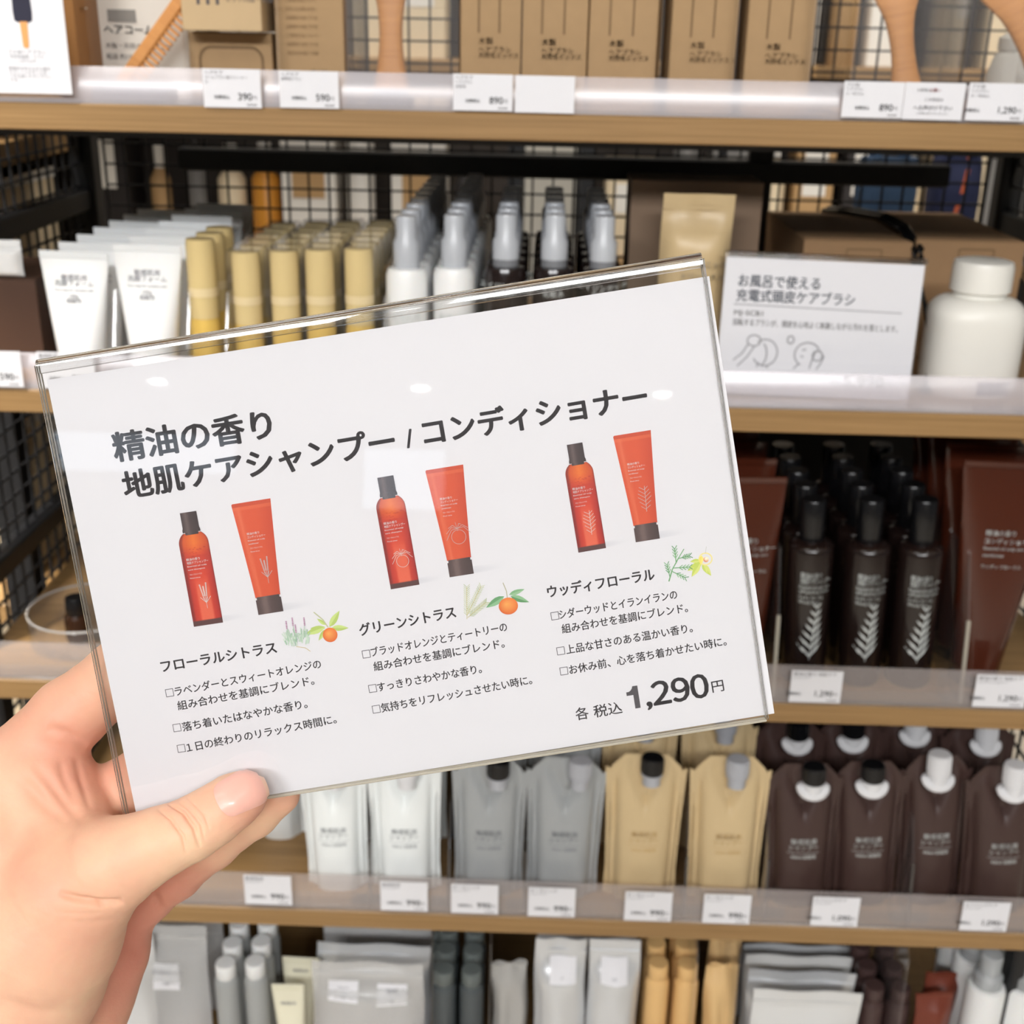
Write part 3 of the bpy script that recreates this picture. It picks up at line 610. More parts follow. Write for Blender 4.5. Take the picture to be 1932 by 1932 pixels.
# tall taupe carton and the cream pack leaning on it
y = .16; x = X_at(1300, y, Z2 + .1); w = width(1180, 1418, y, Z2 + .1); h = Z_at(335, y, x) - Z2
lp = text_block([('詰替用', -w * .2, None, h * .6, .008, .01)], KLINE, 'line_print', -.03 - .0003)
thing('tall_carton', 'tall taupe brown carton behind the cream pack', 'box', carton(w, .06, h, mat('taupe_card', (128, 106, 86), .7, noise=.05), lp), (x, y, Z2))
(x, y, z), h = stand(1306, 366, .075, 2); w = width(1240, 1372, .075, Z2 + .1)
thing('tall_pack', 'tall cream film pack in front of the taupe carton', 'pack', flat_pack(w, h, .03, mat('cream_film', (200, 176, 134), .35), .02, [(-w * .1, h * .62, w * .5, .0001, '詰替用')][:0], .003, 5) + [('label_print', text_block([('オーガニック', -w * .2, None, h * .66, .006, .01), ('トリートメント', -w * .2, None, h * .60, .006, .01)], INKLT, 'label_print', -.021))], (x, y, z))
# kraft cartons with black straps
for i, (a, b, top, lb) in enumerate(((1512, 1716, 455, 'kraft carton behind the bath brush sign'), (1722, 1926, 455, 'kraft carton behind the white jar'))):
    y = .19; x = X_at((a + b) / 2, y, Z2 + .08); w = width(a, b, y, Z2 + .08); h = Z_at(top, y, x) - Z2; d = .20
    mb = MB()
    pts = [(-w * .1, h * .93), (w * .22, h * .93), (w * .22, h * .80), (-w * .1, h * .80)]
    for p, q in zip(pts, pts[1:] + pts[:1]):
        A, B = Vector((p[0], 0, p[1])), Vector((q[0], 0, q[1])); n = Vector((B.z - A.z, 0, A.x - B.x)).normalized() * .0007; mb.add([A - n, A + n, B + n, B - n], [(0, 1, 2, 3)])
    thing('kraft_carton', lb, 'box', carton(w, d, h, KRAFTD, front_print(mb.mesh('line_print', KLINE), d)), (x, y + d / 2, Z2), (0, 0, 0), 'kraft cartons on the second shelf')
    sp = [Vector((-w * .45, d * .9, h + .004)), Vector((-w * .4, d * .55, h + .012)), Vector((-w * .22, d * .2, h + .016)), Vector((-w * .05, .03, h + .008)), Vector((w * .02, -.004, h - .008)), Vector((w * .03, -.006, h - .03))]
    if i == 0: sp = [v + Vector((-w * .0, 0, 0)) for v in sp]
    smooth_pts = []
    for q in range(len(sp) - 1):
        for t in (0, .33, .66): smooth_pts.append(sp[q].lerp(sp[q + 1], t))
    st = thing('black_strap', 'black cord looped over the %s kraft carton' % ('left' if i == 0 else 'right'), 'cord', [('cord', MB().tube(smooth_pts, .0028, 8).mesh('cord', BLACKP, True)), ('plug', MB().tube([sp[-1], sp[-1] - Vector((0, 0, .012))], .004, 8).mesh('plug', BLACKP, True))], (x + (w * .5 if i == 0 else -w * .48), y, Z2))
# white jar
y = .075; (x, y, z), h = stand(1838, 490, y, 2); w = width(1750, 1928, y, Z2 + .05); R_ = w / 2
rings = [oval(R_ * .9, R_ * .8, 0, 32, 2.6), oval(R_ * .97, R_ * .86, .004, 32, 2.6)]
for t in (.1, .3, .5, .58): rings.append(oval(R_, R_ * .88, h * t, 32, 2.6))
for i in range(1, 8):
    a = i / 7 * math.pi / 2; rings.append(oval(R_ * (.56 + .44 * math.cos(a)), R_ * (.52 + .36 * math.cos(a)), h * (.58 + .15 * math.sin(a)), 32, 2.6 - .6 * i / 7))
rings.append(oval(R_ * .53, R_ * .5, h * .77, 32))
jar = MB().loft(rings).mesh('body', CREAMP, True)
lid = MB().lathe([(R_ * .56, h * .765), (R_ * .62, h * .775), (R_ * .62, h * .955), (R_ * .59, h * .99), (R_ * .5, h)], 32).mesh('screw_lid', CREAMP, True)
lb_ = MB().add([(R_ * (-.05 + .72 * i / 8), -.1, h * zz) for zz in (.035, .14) for i in range(9)], [(i, i + 1, i + 10, i + 9) for i in range(8)]).mesh('label_band', mat('grey_label', (120, 118, 128), .5)); wrap_on(lb_, jar, .0004)
lt = wrap_on(text_block([('シャンプー', R_ * .31, None, h * .11, .007, 0, 'c'), ('ボトル', R_ * .31, None, h * .07, .006, 0, 'c')], WHITEINK), jar, .0008)
thing('white_jar', 'cream white square-shouldered jar with a round screw lid', 'jar', [('body', jar), ('screw_lid', lid), ('label_band', lb_, (0, 0, 0), [('lettering', lt)])], (x, y, z))
thing('black_cable', 'black cable hanging between the bath brush sign and the white jar', 'cord', [('cord', MB().tube([(0, .05, .09), (.003, .03, .07), (.006, .012, .045), (.007, .004, .02), (.004, .0, .004)], .0022, 8).mesh('cord', BLACKP, True)), ('plug', MB().box(.004, -.002, .003, .008, .006, .006, bev=.001).mesh('plug', BLACKP))], (X_at(1744, .06, Z2 + .03), .06, Z2))
# the second sign (bath brush)
y = .035; (x, y, z), h = stand(1544, 488, y, 2); w = width(1366, 1747, y, Z2 + .07); k = w / 1125.0
def s2(px, py): return (px - 817) * k, (1075 - py) * k * (h / (1075 - 255) / k)
hh = h
sg = thing('sign_holder', 'clear folded acrylic sign holder standing beside the white jar', 'sign holder', [('front_panel', MB().box(0, -.0016, hh / 2, w, .0012, hh, bev=.0003).mesh('front_panel', ACRYL)), ('back_panel', MB().box(0, .0016, hh / 2, w, .0012, hh, bev=.0003).mesh('back_panel', ACRYL)), ('top_fold', MB().tube([(-w / 2, 0, hh), (w / 2, 0, hh)], .0021, 10).mesh('top_fold', GLASS, True)), ('foot', MB().box(0, .02, .0008, w * .9, .045, .0014).mesh('foot', ACRYLH))], (x, y, z), (math.radians(-6), math.radians(1.2), 0))
sh = link('sign_sheet', MB().box(0, 0, hh / 2 - .001, w - .003, .0006, hh - .004).mesh('sheet', PAPER), None, (x, y, z), (math.radians(-6), math.radians(1.2), 0)); tag(sh, 'printed sheet about a bath scalp brush, in the holder beside the white jar', 'sign')
L = []
for body, a, b, yc, em, bo in (('お風呂で使える', 345, 800, 408, 74, .016), ('充電式頭皮ケアブラシ', 340, 1003, 492, 74, .016)):
    xa, zc = s2(a, yc); xb, _ = s2(b, yc); L.append((body, xa, xb, zc, em * k, bo))
link('heading', text_block(L, INKBLUE, 'heading', -.0004), sh)
L = []
for body, a, b, yc, em in (('MJ‐SCB1', 335, 497, 592, 40), ('回転するブラシが、頭皮を心地よく刺激しながら汚れを落とします。', 335, 1262, 648, 42)):
    xa, zc = s2(a, yc); xb, _ = s2(b, yc); L.append((body, xa, xb, zc, em * k, 0.006))
link('body_text', text_block(L, INK, 'body_text', -.0004), sh)
L = []
for body, a, b, yc, em, bo in (('税込', 918, 975, 972, 36, 0.0), ('5,990', 992, 1222, 962, 88, .02), ('円', 1232, 1266, 972, 34, 0.0)):
    xa, zc = s2(a, yc); xb, _ = s2(b, yc); L.append((body, xa, xb, zc, em * k, bo))
link('price_text', text_block(L, INKBLUE, 'price_text', -.0004), sh)
def pen(paths, wd, conv, name, m, parent, off=-.0004):
    mb = MB()
    for path in paths:
        P_ = [Vector((conv(*p)[0], off, conv(*p)[1])) for p in path]
        for A, B in zip(P_, P_[1:]):
            d = (B - A); n = Vector((d.z, 0, -d.x)).normalized() * wd / 2; e = d.normalized() * wd * .3; mb.add([A - n - e, A + n - e, B + n + e, B - n + e], [(0, 1, 2, 3)])
    return link(name, mb.mesh(name, m), parent)
def arc(cx, cy, rx, ry, a0, a1, n=16): return [(cx + rx * math.cos(math.radians(a0 + (a1 - a0) * i / n)), cy + ry * math.sin(math.radians(a0 + (a1 - a0) * i / n))) for i in range(n + 1)]
pen([arc(530, 820, 70, 78, -130, 150), arc(462, 752, 38, 32, 0, 360), [(430, 775), (400, 830), (355, 870)], [(465, 790), (430, 850), (380, 905)], arc(500, 830, 40, 70, -60, 60), [(500, 880), (490, 905)], [(545, 895), (552, 908)]], .0011, s2, 'drawing_of_hair_washing', INKLT, sh)
pen([arc(770, 820, 72, 70, 120, 330), arc(668, 738, 18, 22, 0, 360), [(740, 795), (760, 790)], [(735, 830), (748, 835)], [(725, 880), (700, 905)], [(790, 900), (800, 850), (815, 800), (840, 795), (865, 830), (850, 870), (830, 905)], arc(828, 825, 28, 30, 0, 360)], .0011, s2, 'drawing_of_head_massage', INKLT, sh)
pen([[(330, 545), (1272, 556)]], .0008, s2, 'ruled_line', INKLT, sh)
# things at the left end
y = .07; x = X_at(20, y, Z2 + .04); thing('brown_carton', 'dark brown carton at the left end of the second shelf', 'box', carton(width(-60, 78, y, Z2 + .04), .11, Z_at(525, y, x) - Z2, mat('dark_brown_card', (74, 50, 36), .6), None), (x - .004, y + .05, Z2))
y = .05; x = X_at(-10, y, Z2 + .1); thing('white_pack', 'white pack edge above the dark brown carton at far left', 'pack', flat_pack(.028, .03, .012, mat('white_film', (228, 228, 226), .4), .006, None, .001, 3), (x, y + .02, Z_at(525, .07, x) + .002))
dv2 = divider_mesh(.34, .03, .075, .025)
for px, lb in ((212, 'clear divider between the two rows of white tubes'), (352, 'clear divider right of the white tubes'), (425, 'clear divider left of the boxed gold bottles'), (722, 'clear divider right of the boxed gold bottles'), (1185, 'clear divider right of the dark spray bottles')):
    thing('shelf_divider', lb, 'divider', [('plate', dv2), ('clip', MB().box(.012, 0, .003, .024, .02, .004).mesh('clip', ACRYLH))], (X_at(px, .02, Z2 + .03), .015, Z2), (0, 0, math.pi / 2), 'clear shelf dividers')

# ================================================================== SHELF 3
Z3 = TOPS[3]
b3 = [('精油の香り', -.55, .35, .805, .0062, None), ('地肌ケアシャンプー', -.55, .80, .765, .0062, None), ('Essential oil scalp care', -.58, .72, .725, .005, None), ('shampoo', -.58, .70, .695, .005, None), ('ウッディフローラル', -.58, .45, .65, .005, None), ('Woody floral', -.58, .25, .62, .0045, None)]
def mk3(h):
    x0 = X_at(1528, .05, Z3 + .1); hs = Z_at(1018, .05, x0) - Z3; return bottle_parts(.0200, hs, h, DKBROWN, BLACKP, b3, WHITEINK, True, .0112)
for i, px in enumerate((1533, 1639, 1737)):
    row(5, .038, px, 941, .05, 3, mk3, 'dark_bottle', 'bottle', queue('dark leaf-print bottle', 'the %s row of the third shelf' % ['left', 'middle', 'right'][i]), 'dark brown bottles on the third shelf', lean=-.045)
t3 = [('精油の香り', -.016, .70, .0055, .01, None), ('コンディショナー', -.016, .665, .0055, .01, None), ('Essential oil scalp care', -.016, .635, .004, 0, None), ('conditioner', -.016, .605, .004, 0, None), ('ウッディフローラル', -.016, .555, .004, 0, None)]
def mkt(wt): return lambda h: tube_parts(wt, .0215, h, AMBER, BLACKP, .012, t3, WHITEINK)
row(4, .05, 1868, 872, .055, 3, mkt(.086), 'amber_tube', 'tube', queue('amber conditioner tube', 'the right tubes'), 'amber tubes on the third shelf', lean=.02)
row(4, .05, 1404, 900, .055, 3, mkt(.066), 'amber_tube', 'tube', queue('amber tube beside the held sign', 'the left tubes'), 'amber tubes on the third shelf', lean=-.02)
dv3 = divider_mesh(.34, .075, .13, .035, .002)
for px, lb in ((1459, 'clear divider left of the three dark pump bottles'), (1813, 'clear divider left of the large amber tube')):
    thing('shelf_divider', lb, 'divider', [('plate', dv3), ('front_edge', MB().prism([(-.0008, 0), (.0012, 0), (.035 * .35 + .0012, .075), (.035 * .35 - .0008, .075)], -.0016, .0016).mesh('front_edge', EDGE)), ('clip', MB().box(.006, 0, .012, .02, .034, .018).mesh('clip', ACRYLH))], (X_at(px, .008, Z3 + .005), .008, Z3), (0, 0, math.pi / 2), 'clear shelf dividers')
# tester ring and small bottle at left
y = .085; x = X_at(168, y, Z3 + .02); ring = MB(); ring.loft([[(rr * math.cos(2 * math.pi * j / 40), rr * math.sin(2 * math.pi * j / 40), zz) for j in range(40)] for rr, zz in ((.052, 0), (.055, .001), (.055, .03), (.0535, .03), (.0535, .002), (.0, .002))], 0, cap=False)
hp = ring.mesh('ring_wall', ACRYLH, True); rim = MB().tube([(.0545 * math.cos(2 * math.pi * j / 40), .0545 * math.sin(2 * math.pi * j / 40), .031) for j in range(41)], .0011, 6, cap=False).mesh('rim', mat('grey_clear_rim', (186, 182, 178), .2, trans=.3), True)
thing('tester_dish', 'round clear dish holding a small dark tester bottle', 'dish', [('ring_wall', hp), ('rim', rim)], (x, y, Z3))
tb = bottle_parts(.0115, .026, .044, mat('tester_brown', (50, 30, 18), .2), BLACKP, [('e', 0, None, .5, .008, 'c')], WHITEINK, False, .0095)
thing('tester_bottle', 'small dark tester bottle with black cap in the round dish', 'bottle', tb, (X_at(146, y - .012, Z3 + .02), y - .012, Z3 + .003))

# ================================================================== SHELF 4
Z4 = TOPS[4]
def plines(ls): return ls
pl = [('敏感肌用', .50, .0062, .004), ('シャンプー', .46, .0058, .004), ('――――――――', .425, .0038, 0.0), ('430ml 詰替用', .395, .0042, 0.0)]
def pch(wpx, mb_, mc, mr, ink, sx=.006, sh_=.019, fold=1.0, bold=1):
    return lambda h: pouch_parts(wpx / 1960.0, h, .019, mb_, mc, mr, pl, ink, sx, sh_, fold, .0158 if mb_ is BROWNP else 0.0)
GREYC2 = mat('grey_screw_cap', (176, 178, 184), .35); WHITEC = mat('white_screw_cap', (222, 222, 224), .35)
INKOLV = mat('faint_olive_ink', (188, 152, 96), .6); INKGR = mat('faint_grey_ink', (120, 124, 128), .6)
P4 = [  # px, top py of the body, y, width px, materials, label
    (637, 1432, .04, 116, WHITEPO, WHITEC, WHITEC, INKGR, .004, 2, 'white refill pouch', 'the left white pouch row', -.03),
    (768, 1432, .04, 128, WHITEPO, WHITEC, WHITEC, INKGR, .004, 2, 'white refill pouch', 'the right white pouch row', -.02),
    (923, 1432, .04, 130, GREYP, BLACKP, GREYC2, INKGR, .008, 2, 'grey refill pouch', 'the left grey pouch row', 0.0),
    (1063, 1432, .04, 136, GREYP, GREYC2, GREYC2, INKGR, .012, 2, 'grey refill pouch', 'the right grey pouch row', .01),
    (1213, 1426, .04, 138, BEIGE, BLACKP, GREYC2, INKOLV, .004, 3, 'black-capped beige pouch', 'the left beige pouch row', .0),
    (1372, 1430, .04, 138, BEIGE, GREYC2, GREYC2, INKOLV, .004, 3, 'grey-capped beige pouch', 'the right beige pouch row', -.01),
    (1517, 1444, .04, 130, BROWNP, BLACKP, WHITEC, WHITEINK, .006, 3, 'black-capped brown pouch', 'the left brown pouch row', -.04),
    (1640, 1440, .045, 126, BROWNP, BLACKP, WHITEC, WHITEINK, .0, 3, 'black-capped brown pouch', 'the second brown pouch row', -.05),
    (1768, 1428, .05, 118, BROWNP, WHITEC, WHITEC, WHITEINK, -.002, 3, 'white-capped brown pouch', 'the third brown pouch row', -.06),
    (1895, 1448, .04, 132, BROWNP, WHITEC, WHITEC, WHITEINK, .004, 3, 'white-capped brown pouch', 'the right brown pouch row', -.06)]
for i, (px, py, y, wp, m0, m1, m2, ik, sx, n, what, rn, lean) in enumerate(P4):
    row(n, .078, px, py, y, 4, pch(wp, m0, m1, m2, ik, sx, .021 if m1 is WHITEC else .017, .9), 'refill_pouch', 'pouch', queue(what, rn), 'refill pouches on the fourth shelf', lean=lean, tilt=-.02, seed=i)
(x, y, z), h = stand(528, 1440, .12, 4)
thing('refill_pouch', 'small white pouch set further back, nearest the thumb', 'pouch', pouch_parts(.048, .11, .02, WHITEPO, WHITEC, WHITEC, None, INKGR, 0, .016, .4), (x, y, z), (0, -.03, 0))
seal = MB(); 
dv4 = divider_mesh(.34, .06, .10, .03, .0018)
for px, lb in ((697, 'clear divider between the white pouches'), (846, 'clear divider left of the grey pouches'), (988, 'clear divider between the grey pouches'), (1291, 'clear divider between the beige pouches'), (1443, 'clear divider left of the brown pouches'), (1714, 'clear divider between black-capped and white-capped brown pouches')):
    thing('shelf_divider', lb, 'divider', [('plate', dv4), ('front_edge', MB().prism([(-.0006, 0), (.001, 0), (.03 * .35 + .001, .06), (.03 * .35 - .0006, .06)], -.0012, .0012).mesh('front_edge', mat('dark_edge', (96, 92, 88), .2, trans=.4))), ('clip', MB().box(.006, 0, .014, .02, .034, .02).mesh('clip', ACRYLH))], (X_at(px, .008, Z4 + .005), .008, Z4), (0, 0, math.pi / 2), 'clear shelf dividers')

# ================================================================== SHELF 5
Z5 = TOPS[5]
def pack(px0, px1, top, y, label, m, stick=None, seed=1, tilt=-.06, d=.022, group='film packs on the lowest shelf', header=.024):
    (x, yy, z), h = stand((px0 + px1) / 2, top, y, 5); w = width(px0, px1, y, Z5 + h * .8)
    st = [(sx * w, h + dz, sw * w, shh, tx) for sx, dz, sw, shh, tx in (stick or [])]
    thing('film_pack', label, 'pack', flat_pack(w, h, d, m, header, st, .004, seed), (x, yy, z), (tilt, 0, 0), group)
pack(228, 395, 1757, .05, 'grey film pack with a white sticker beside the wrist', FILM, [(.05, -.055, .30, .032, '旅行用セット')], 1)
pack(150, 296, 1772, .04, 'bright film pack partly covered by the wrist', SILVER, None, 2)
pack(240, 425, 1742, .12, 'tall grey film pack behind the one with the sticker', FILM, None, 3)
pack(590, 800, 1826, .045, 'wide film pack with two white stickers', FILM, [(-.22, -.032, .27, .02, '携帯用'), (.22, -.034, .27, .02, '携帯用')], 4)
pack(598, 812, 1790, .09, 'clear film pack standing behind the two-sticker pack', SILVER, None, 5)
pack(612, 816, 1745, .15, 'grey film pack at the back of the wide film packs', FILM, None, 6)
pack(1006, 1102, 1784, .04, 'shiny silver film pack, left of the silver pair', SILVER, [(.05, -.032, .52, .024, '携帯用')], 7, d=.03)
pack(1106, 1202, 1786, .04, 'shiny silver film pack, right of the silver pair', SILVER, [(.0, -.032, .52, .024, '携帯用')], 8, d=.03)
pack(1010, 1200, 1756, .13, 'grey film pack behind the silver pair', FILM, None, 9)
for k, (a, b, t_, y, lb) in enumerate(((1412, 1616, 1880, .035, 'front'), (1404, 1606, 1842, .07, 'second'), (1399, 1600, 1812, .105, 'third'), (1396, 1596, 1790, .14, 'rearmost'))):
    pack(a, b, t_, y, '%s wide silver pack of the stack beside the brown mini bottles' % lb, SILVER if k % 2 else mat('grey_white_film', (214, 214, 212), .35), [(-.22, -.05, .3, .02, '携帯用'), (.22, -.05, .3, .02, '携帯用')] if k == 0 else None, 11 + k, d=.014)
def minis(px, top, m, mc, what, rn, n=3, r=.0125, y=.05, lab=True, lean=0.0):
    row(n, .03, px, top, y, 5, lambda h: bottle_parts(r, h - .018, h, m, mc, None, WHITEINK, False, r * .86), 'mini_bottle', 'bottle', queue(what, rn), 'mini bottles on the lowest shelf', lean=lean)
minis(433, 1815, CLEARBOT, WHITEP, 'frosted white mini bottle', 'the left frosted row')
minis(488, 1812, CLEARBOT, WHITEP, 'frosted white mini bottle', 'the right frosted row')
minis(838, 1826, DGREYBOT, GREYBOT, 'dark grey mini bottle', 'the left grey mini row')
minis(889, 1828, DGREYBOT, GREYBOT, 'dark grey mini bottle', 'the right grey mini row')
minis(1234, 1815, BEIGEBOT, BEIGEBOT, 'beige mini bottle', 'the left beige mini row')
minis(1288, 1817, BEIGEBOT, BEIGEBOT, 'beige mini bottle', 'the right beige mini row')
minis(1636, 1858, BRNBOT, BRNBOT, 'brown mini bottle', 'the left brown mini row', y=.06)
minis(1684, 1860, BRNBOT, BRNBOT, 'brown mini bottle', 'the right brown mini row', y=.06)
CREAMT = mat('cream_tube', (232, 228, 204), .4)
row(1, .05, 553, 1857, .045, 5, lambda h: tube_parts(.034, .012, h, CREAMT, WHITEP, .01, [('敏感肌用', 0, .80, .004, 0, 'c')], INKLT), 'small_tube', 'tube', lambda k: 'small cream tube in front, beside the frosted mini bottles', None, lean=-.03)
row(1, .05, 566, 1806, .085, 5, lambda h: tube_parts(.040, .014, h, CREAMT, WHITEP, .01, [('敏感肌用', 0, .86, .004, 0, 'c')], INKLT), 'small_tube', 'tube', lambda k: 'cream tube just behind the small cream tube', None, lean=.03)
def spouch(px, top, wpx, m, lb, y=.05, lean=0.0):
    (x, yy, z), h = stand(px, top, y, 5); thing('mini_pouch', lb, 'pouch', flat_pack(wpx / 1850, h, .02, m, .006, None, .006, int(px)), (x, yy, z), (-.05, lean, .15))
spouch(962, 1822, 66, mat('satin_grey', (172, 170, 166), .32), 'satin grey mini pouch between the dark grey bottles and silver packs')
spouch(1355, 1826, 62, mat('satin_beige', (220, 184, 130), .36), 'creased beige mini pouch beside the beige mini bottles')
spouch(1362, 1776, 66, mat('satin_beige', (220, 184, 130), .36), 'beige mini pouch behind the creased one', .1)
spouch(1752, 1880, 74, REDBR, 'red-brown mini pouch in front beside the white pump bottles', .045)
spouch(1752, 1842, 76, REDBR, 'red-brown mini pouch behind the front one', .08, .1)
def pumpw(h):
    r = .0195; hs = h - .040
    body = MB().lathe([(r * .95, 0), (r, .003), (r, hs - .004), (r * .93, hs), (r * .7, hs + .002)], 24).mesh('body', WHITEP, True)
    cap = MB().lathe([(r * .74, hs), (r * .74, hs + .014), (r * .56, hs + .018), (r * .56, hs + .038), (r * .5, hs + .04)], 22).mesh('clear_overcap', mat('frosted_clear', (222, 226, 228), .2, trans=.6), True)
    pm = MB().lathe([(r * .2, hs + .002), (r * .2, hs + .02), (r * .4, hs + .021), (r * .4, hs + .03)], 14).mesh('pump', WHITEP, True)
    return [('body', body), ('clear_overcap', cap), ('pump', pm)]
for px, t_, rn in ((1848, 1799, 'the left white pump row'), (1920, 1801, 'the right white pump row')):
    row(3, .042, px, t_, .055, 5, pumpw, 'white_pump_bottle', 'bottle', queue('white pump bottle with clear overcap', rn), 'white pump bottles on the lowest shelf')
for px, lb in ((815, 'clear divider left of the dark grey mini bottles'), (925, 'clear divider right of the dark grey mini bottles'), (1312, 'clear divider right of the beige mini bottles'), (1392, 'clear divider left of the wide silver packs'), (1706, 'clear divider right of the brown mini bottles')):
    thing('shelf_divider', lb, 'divider', [('plate', divider_mesh(.34, .19, .20, .02, .0018)), ('clip', MB().box(.006, 0, .014, .02, .03, .02).mesh('clip', ACRYLH))], (X_at(px, .02, Z5 + .15), .015, Z5), (0, 0, math.pi / 2), 'clear shelf dividers')
# ================================================================== the held sign (A5 folded acrylic holder with a printed sheet)
def cam2world(p): return CAM + ca * p[0] - cb * p[1] + cf * p[2]
def camdir(p): return ca * p[0] - cb * p[1] + cf * p[2]
S_T = Vector((-0.14857453, -0.04566433, 0.38053611)); S_X = Vector((0.98759727, -0.15634319, -0.01443742)); S_Y = Vector((0.15699851, 0.98232023, 0.10197268)); S_N = S_X.cross(S_Y)
SW, SH = 0.210, 0.148
ox, oy = camdir(S_X).normalized(), -camdir(S_Y).normalized(); oz = ox.cross(oy)
def sign_mat(origin): return Matrix(((ox.x, oy.x, oz.x, origin.x), (ox.y, oy.y, oz.y, origin.y), (ox.z, oy.z, oz.z, origin.z), (0, 0, 0, 1)))
SIGN = sign_mat(cam2world(S_T))           # local: x right, y up (so the sheet is below 0), z towards the camera
def uv(px, py, off=0.0017):
    d = Vector(((px - HALF) / FPX, (py - HALF) / FPX, 1)); q = d * ((S_T.dot(S_N) + off) / d.dot(S_N)) - S_T
    return q.dot(S_X), -q.dot(S_Y)
root = link('sign_holder', None); root.matrix_world = SIGN; tag(root, 'large clear folded acrylic sign holder held up in the hand', 'sign holder')
def plate(z0, z1, name):
    v = [(0, 0), (SW, 0), (SW, -SH), (0, -SH)]; mb = MB()
    V = [(x, y, z) for z in (z0, z1) for x, y in v]; mb.add(V, [(3, 2, 1, 0), (4, 5, 6, 7)], 0); mb.add(V, [(0, 1, 5, 4), (1, 2, 6, 5), (2, 3, 7, 6), (3, 0, 4, 7)], 1)
    return link(name, mb.mesh(name, [ACRYL, EDGE]), root)
plate(-0.0014, 0.0, 'front_panel'); plate(-0.0038, -0.0024, 'back_panel')
prof = []
for i in range(9): a = math.pi * i / 8; prof.append((0.0019 * math.sin(a) + 0.0001, -0.0019 + 0.0019 * math.cos(a)))
inner = [(0.0005 * math.sin(math.pi * i / 8) + 0.0001, -0.0019 + 0.0005 * math.cos(math.pi * i / 8)) for i in range(9)]
ring = [(0.0001 - 0.0026, 0.0)] + prof + [(0.0001 - 0.0026, -0.0038), (0.0001 - 0.0026, -0.0024)] + inner[::-1] + [(0.0001 - 0.0026, -0.0014)]
mb = MB(); mb.loft([[(x, p[0], p[1]) for p in ring] for x in (-0.0001, SW + 0.0001)]); tf = link('top_fold', mb.mesh('top_fold', GLASS, True, 50), root)
mb = MB()
for e0, e1 in (((-0.0003, 0), (-0.0003, -SH)), ((SW + .0003, 0), (SW + .0003, -SH))):
    for z in (-0.0007, -0.0031): link('edge_bead', MB().tube([(e0[0], e0[1], z), (e1[0], e1[1], z)], 0.00055, 6).mesh('edge_bead', GLASS, True), root)
for z in (-0.0007, -0.0031): link('bottom_edge', MB().box(SW / 2, -SH - 0.0003, z, SW, 0.0008, 0.0013, bev=.0002).mesh('bottom_edge', EDGE), root)

# ---- the sheet
c_, s_ = math.cos(math.radians(-0.55)), math.sin(math.radians(-0.55))
corner = [uv(88, 717), uv(1338, 521), uv(1461, 1346), uv(258, 1540)]
sheet_me = MB(); Vs = [(x, y, z) for z in (-0.00185, -0.00170) for x, y in corner]
sheet_me.add(Vs, [(3, 2, 1, 0), (4, 5, 6, 7), (0, 1, 5, 4), (1, 2, 6, 5), (2, 3, 7, 6), (3, 0, 4, 7)])
sheet = link('sign_sheet', sheet_me.mesh('sheet', SHEET)); sheet.matrix_world = SIGN; tag(sheet, 'white printed sheet with three pairs of red bottles and tubes, held in the hand', 'sign')
ZP = -0.00166
def line_on_sheet(name, body, L, R, em_px, bold, ink=INK, mid=0.38, dz=0.0):
    (x0, y0), (x1, y1) = uv(*L), uv(*R); dx, dy = x1 - x0, y1 - y0; ln = math.hypot(dx, dy); v, f = fit_text(body, 0, ln, 0, em_px * 0.378 / FPX * 1.0, bold, mid)
    ux, uy = dx / ln, dy / ln; mb = MB(); mb.add([(x0 + p[0] * ux - p[1] * uy, y0 + p[0] * uy + p[1] * ux, ZP + dz) for p in v], f)
    return link(name, mb.mesh(name, ink), sheet)
B1, B2, B3 = 0.033, 0.026, 0.0158
for args in (('heading', '精油の香り', (214, 845), (511, 799), 61, B1), ('heading', '地肌ケアシャンプー', (233, 917), (743, 830), 58, B1), ('heading', '/', (767, 826), (777, 825), 50, B2), ('heading', 'コンディショナー', (799, 817), (1219, 746), 56, B1),
    ('subheading', 'フローラルシトラス', (304, 1258), (521, 1221), 26, B2), ('subheading', 'グリーンシトラス', (678, 1189), (859, 1154), 26, B2), ('subheading', 'ウッディフローラル', (1033, 1117), (1234, 1083), 26, B2),
    ('body_text', 'ラベンダーとスウィートオレンジの', (330, 1305), (605, 1252), 20, B3), ('body_text', '組み合わせを基調にブレンド。', (335, 1332), (592, 1283), 20, B3), ('body_text', '落ち着いたはなやかな香り。', (344, 1372), (579, 1327), 20, B3), ('body_text', '１日の終わりのリラックス時間に。', (352, 1411), (634, 1356), 20, B3),
    ('body_text', 'ブラッドオレンジとティートリーの', (700, 1231), (956, 1182), 20, B3), ('body_text', '組み合わせを基調にブレンド。', (705, 1258), (951, 1213), 20, B3), ('body_text', 'すっきりさわやかな香り。', (712, 1297), (908, 1261), 20, B3), ('body_text', '気持ちをリフレッシュさせたい時に。', (719, 1336), (1003, 1282), 20, B3),
    ('body_text', 'シダーウッドとイランイランの', (1055, 1160), (1277, 1121), 20, B3), ('body_text', '組み合わせを基調にブレンド。', (1060, 1187), (1297, 1146), 20, B3), ('body_text', '上品な甘さのある温かい香り。', (1068, 1226), (1306, 1184), 20, B3), ('body_text', 'お休み前、心を落ち着かせたい時に。', (1074, 1264), (1370, 1209), 20, B3),
    ('price_text', '各', (1086, 1348), (1110, 1344), 27, .012), ('price_text', '税込', (1120, 1343), (1173, 1334), 27, .012), ('price_text', '円', (1343, 1296), (1365, 1292), 26, .012)):
    line_on_sheet(*args)
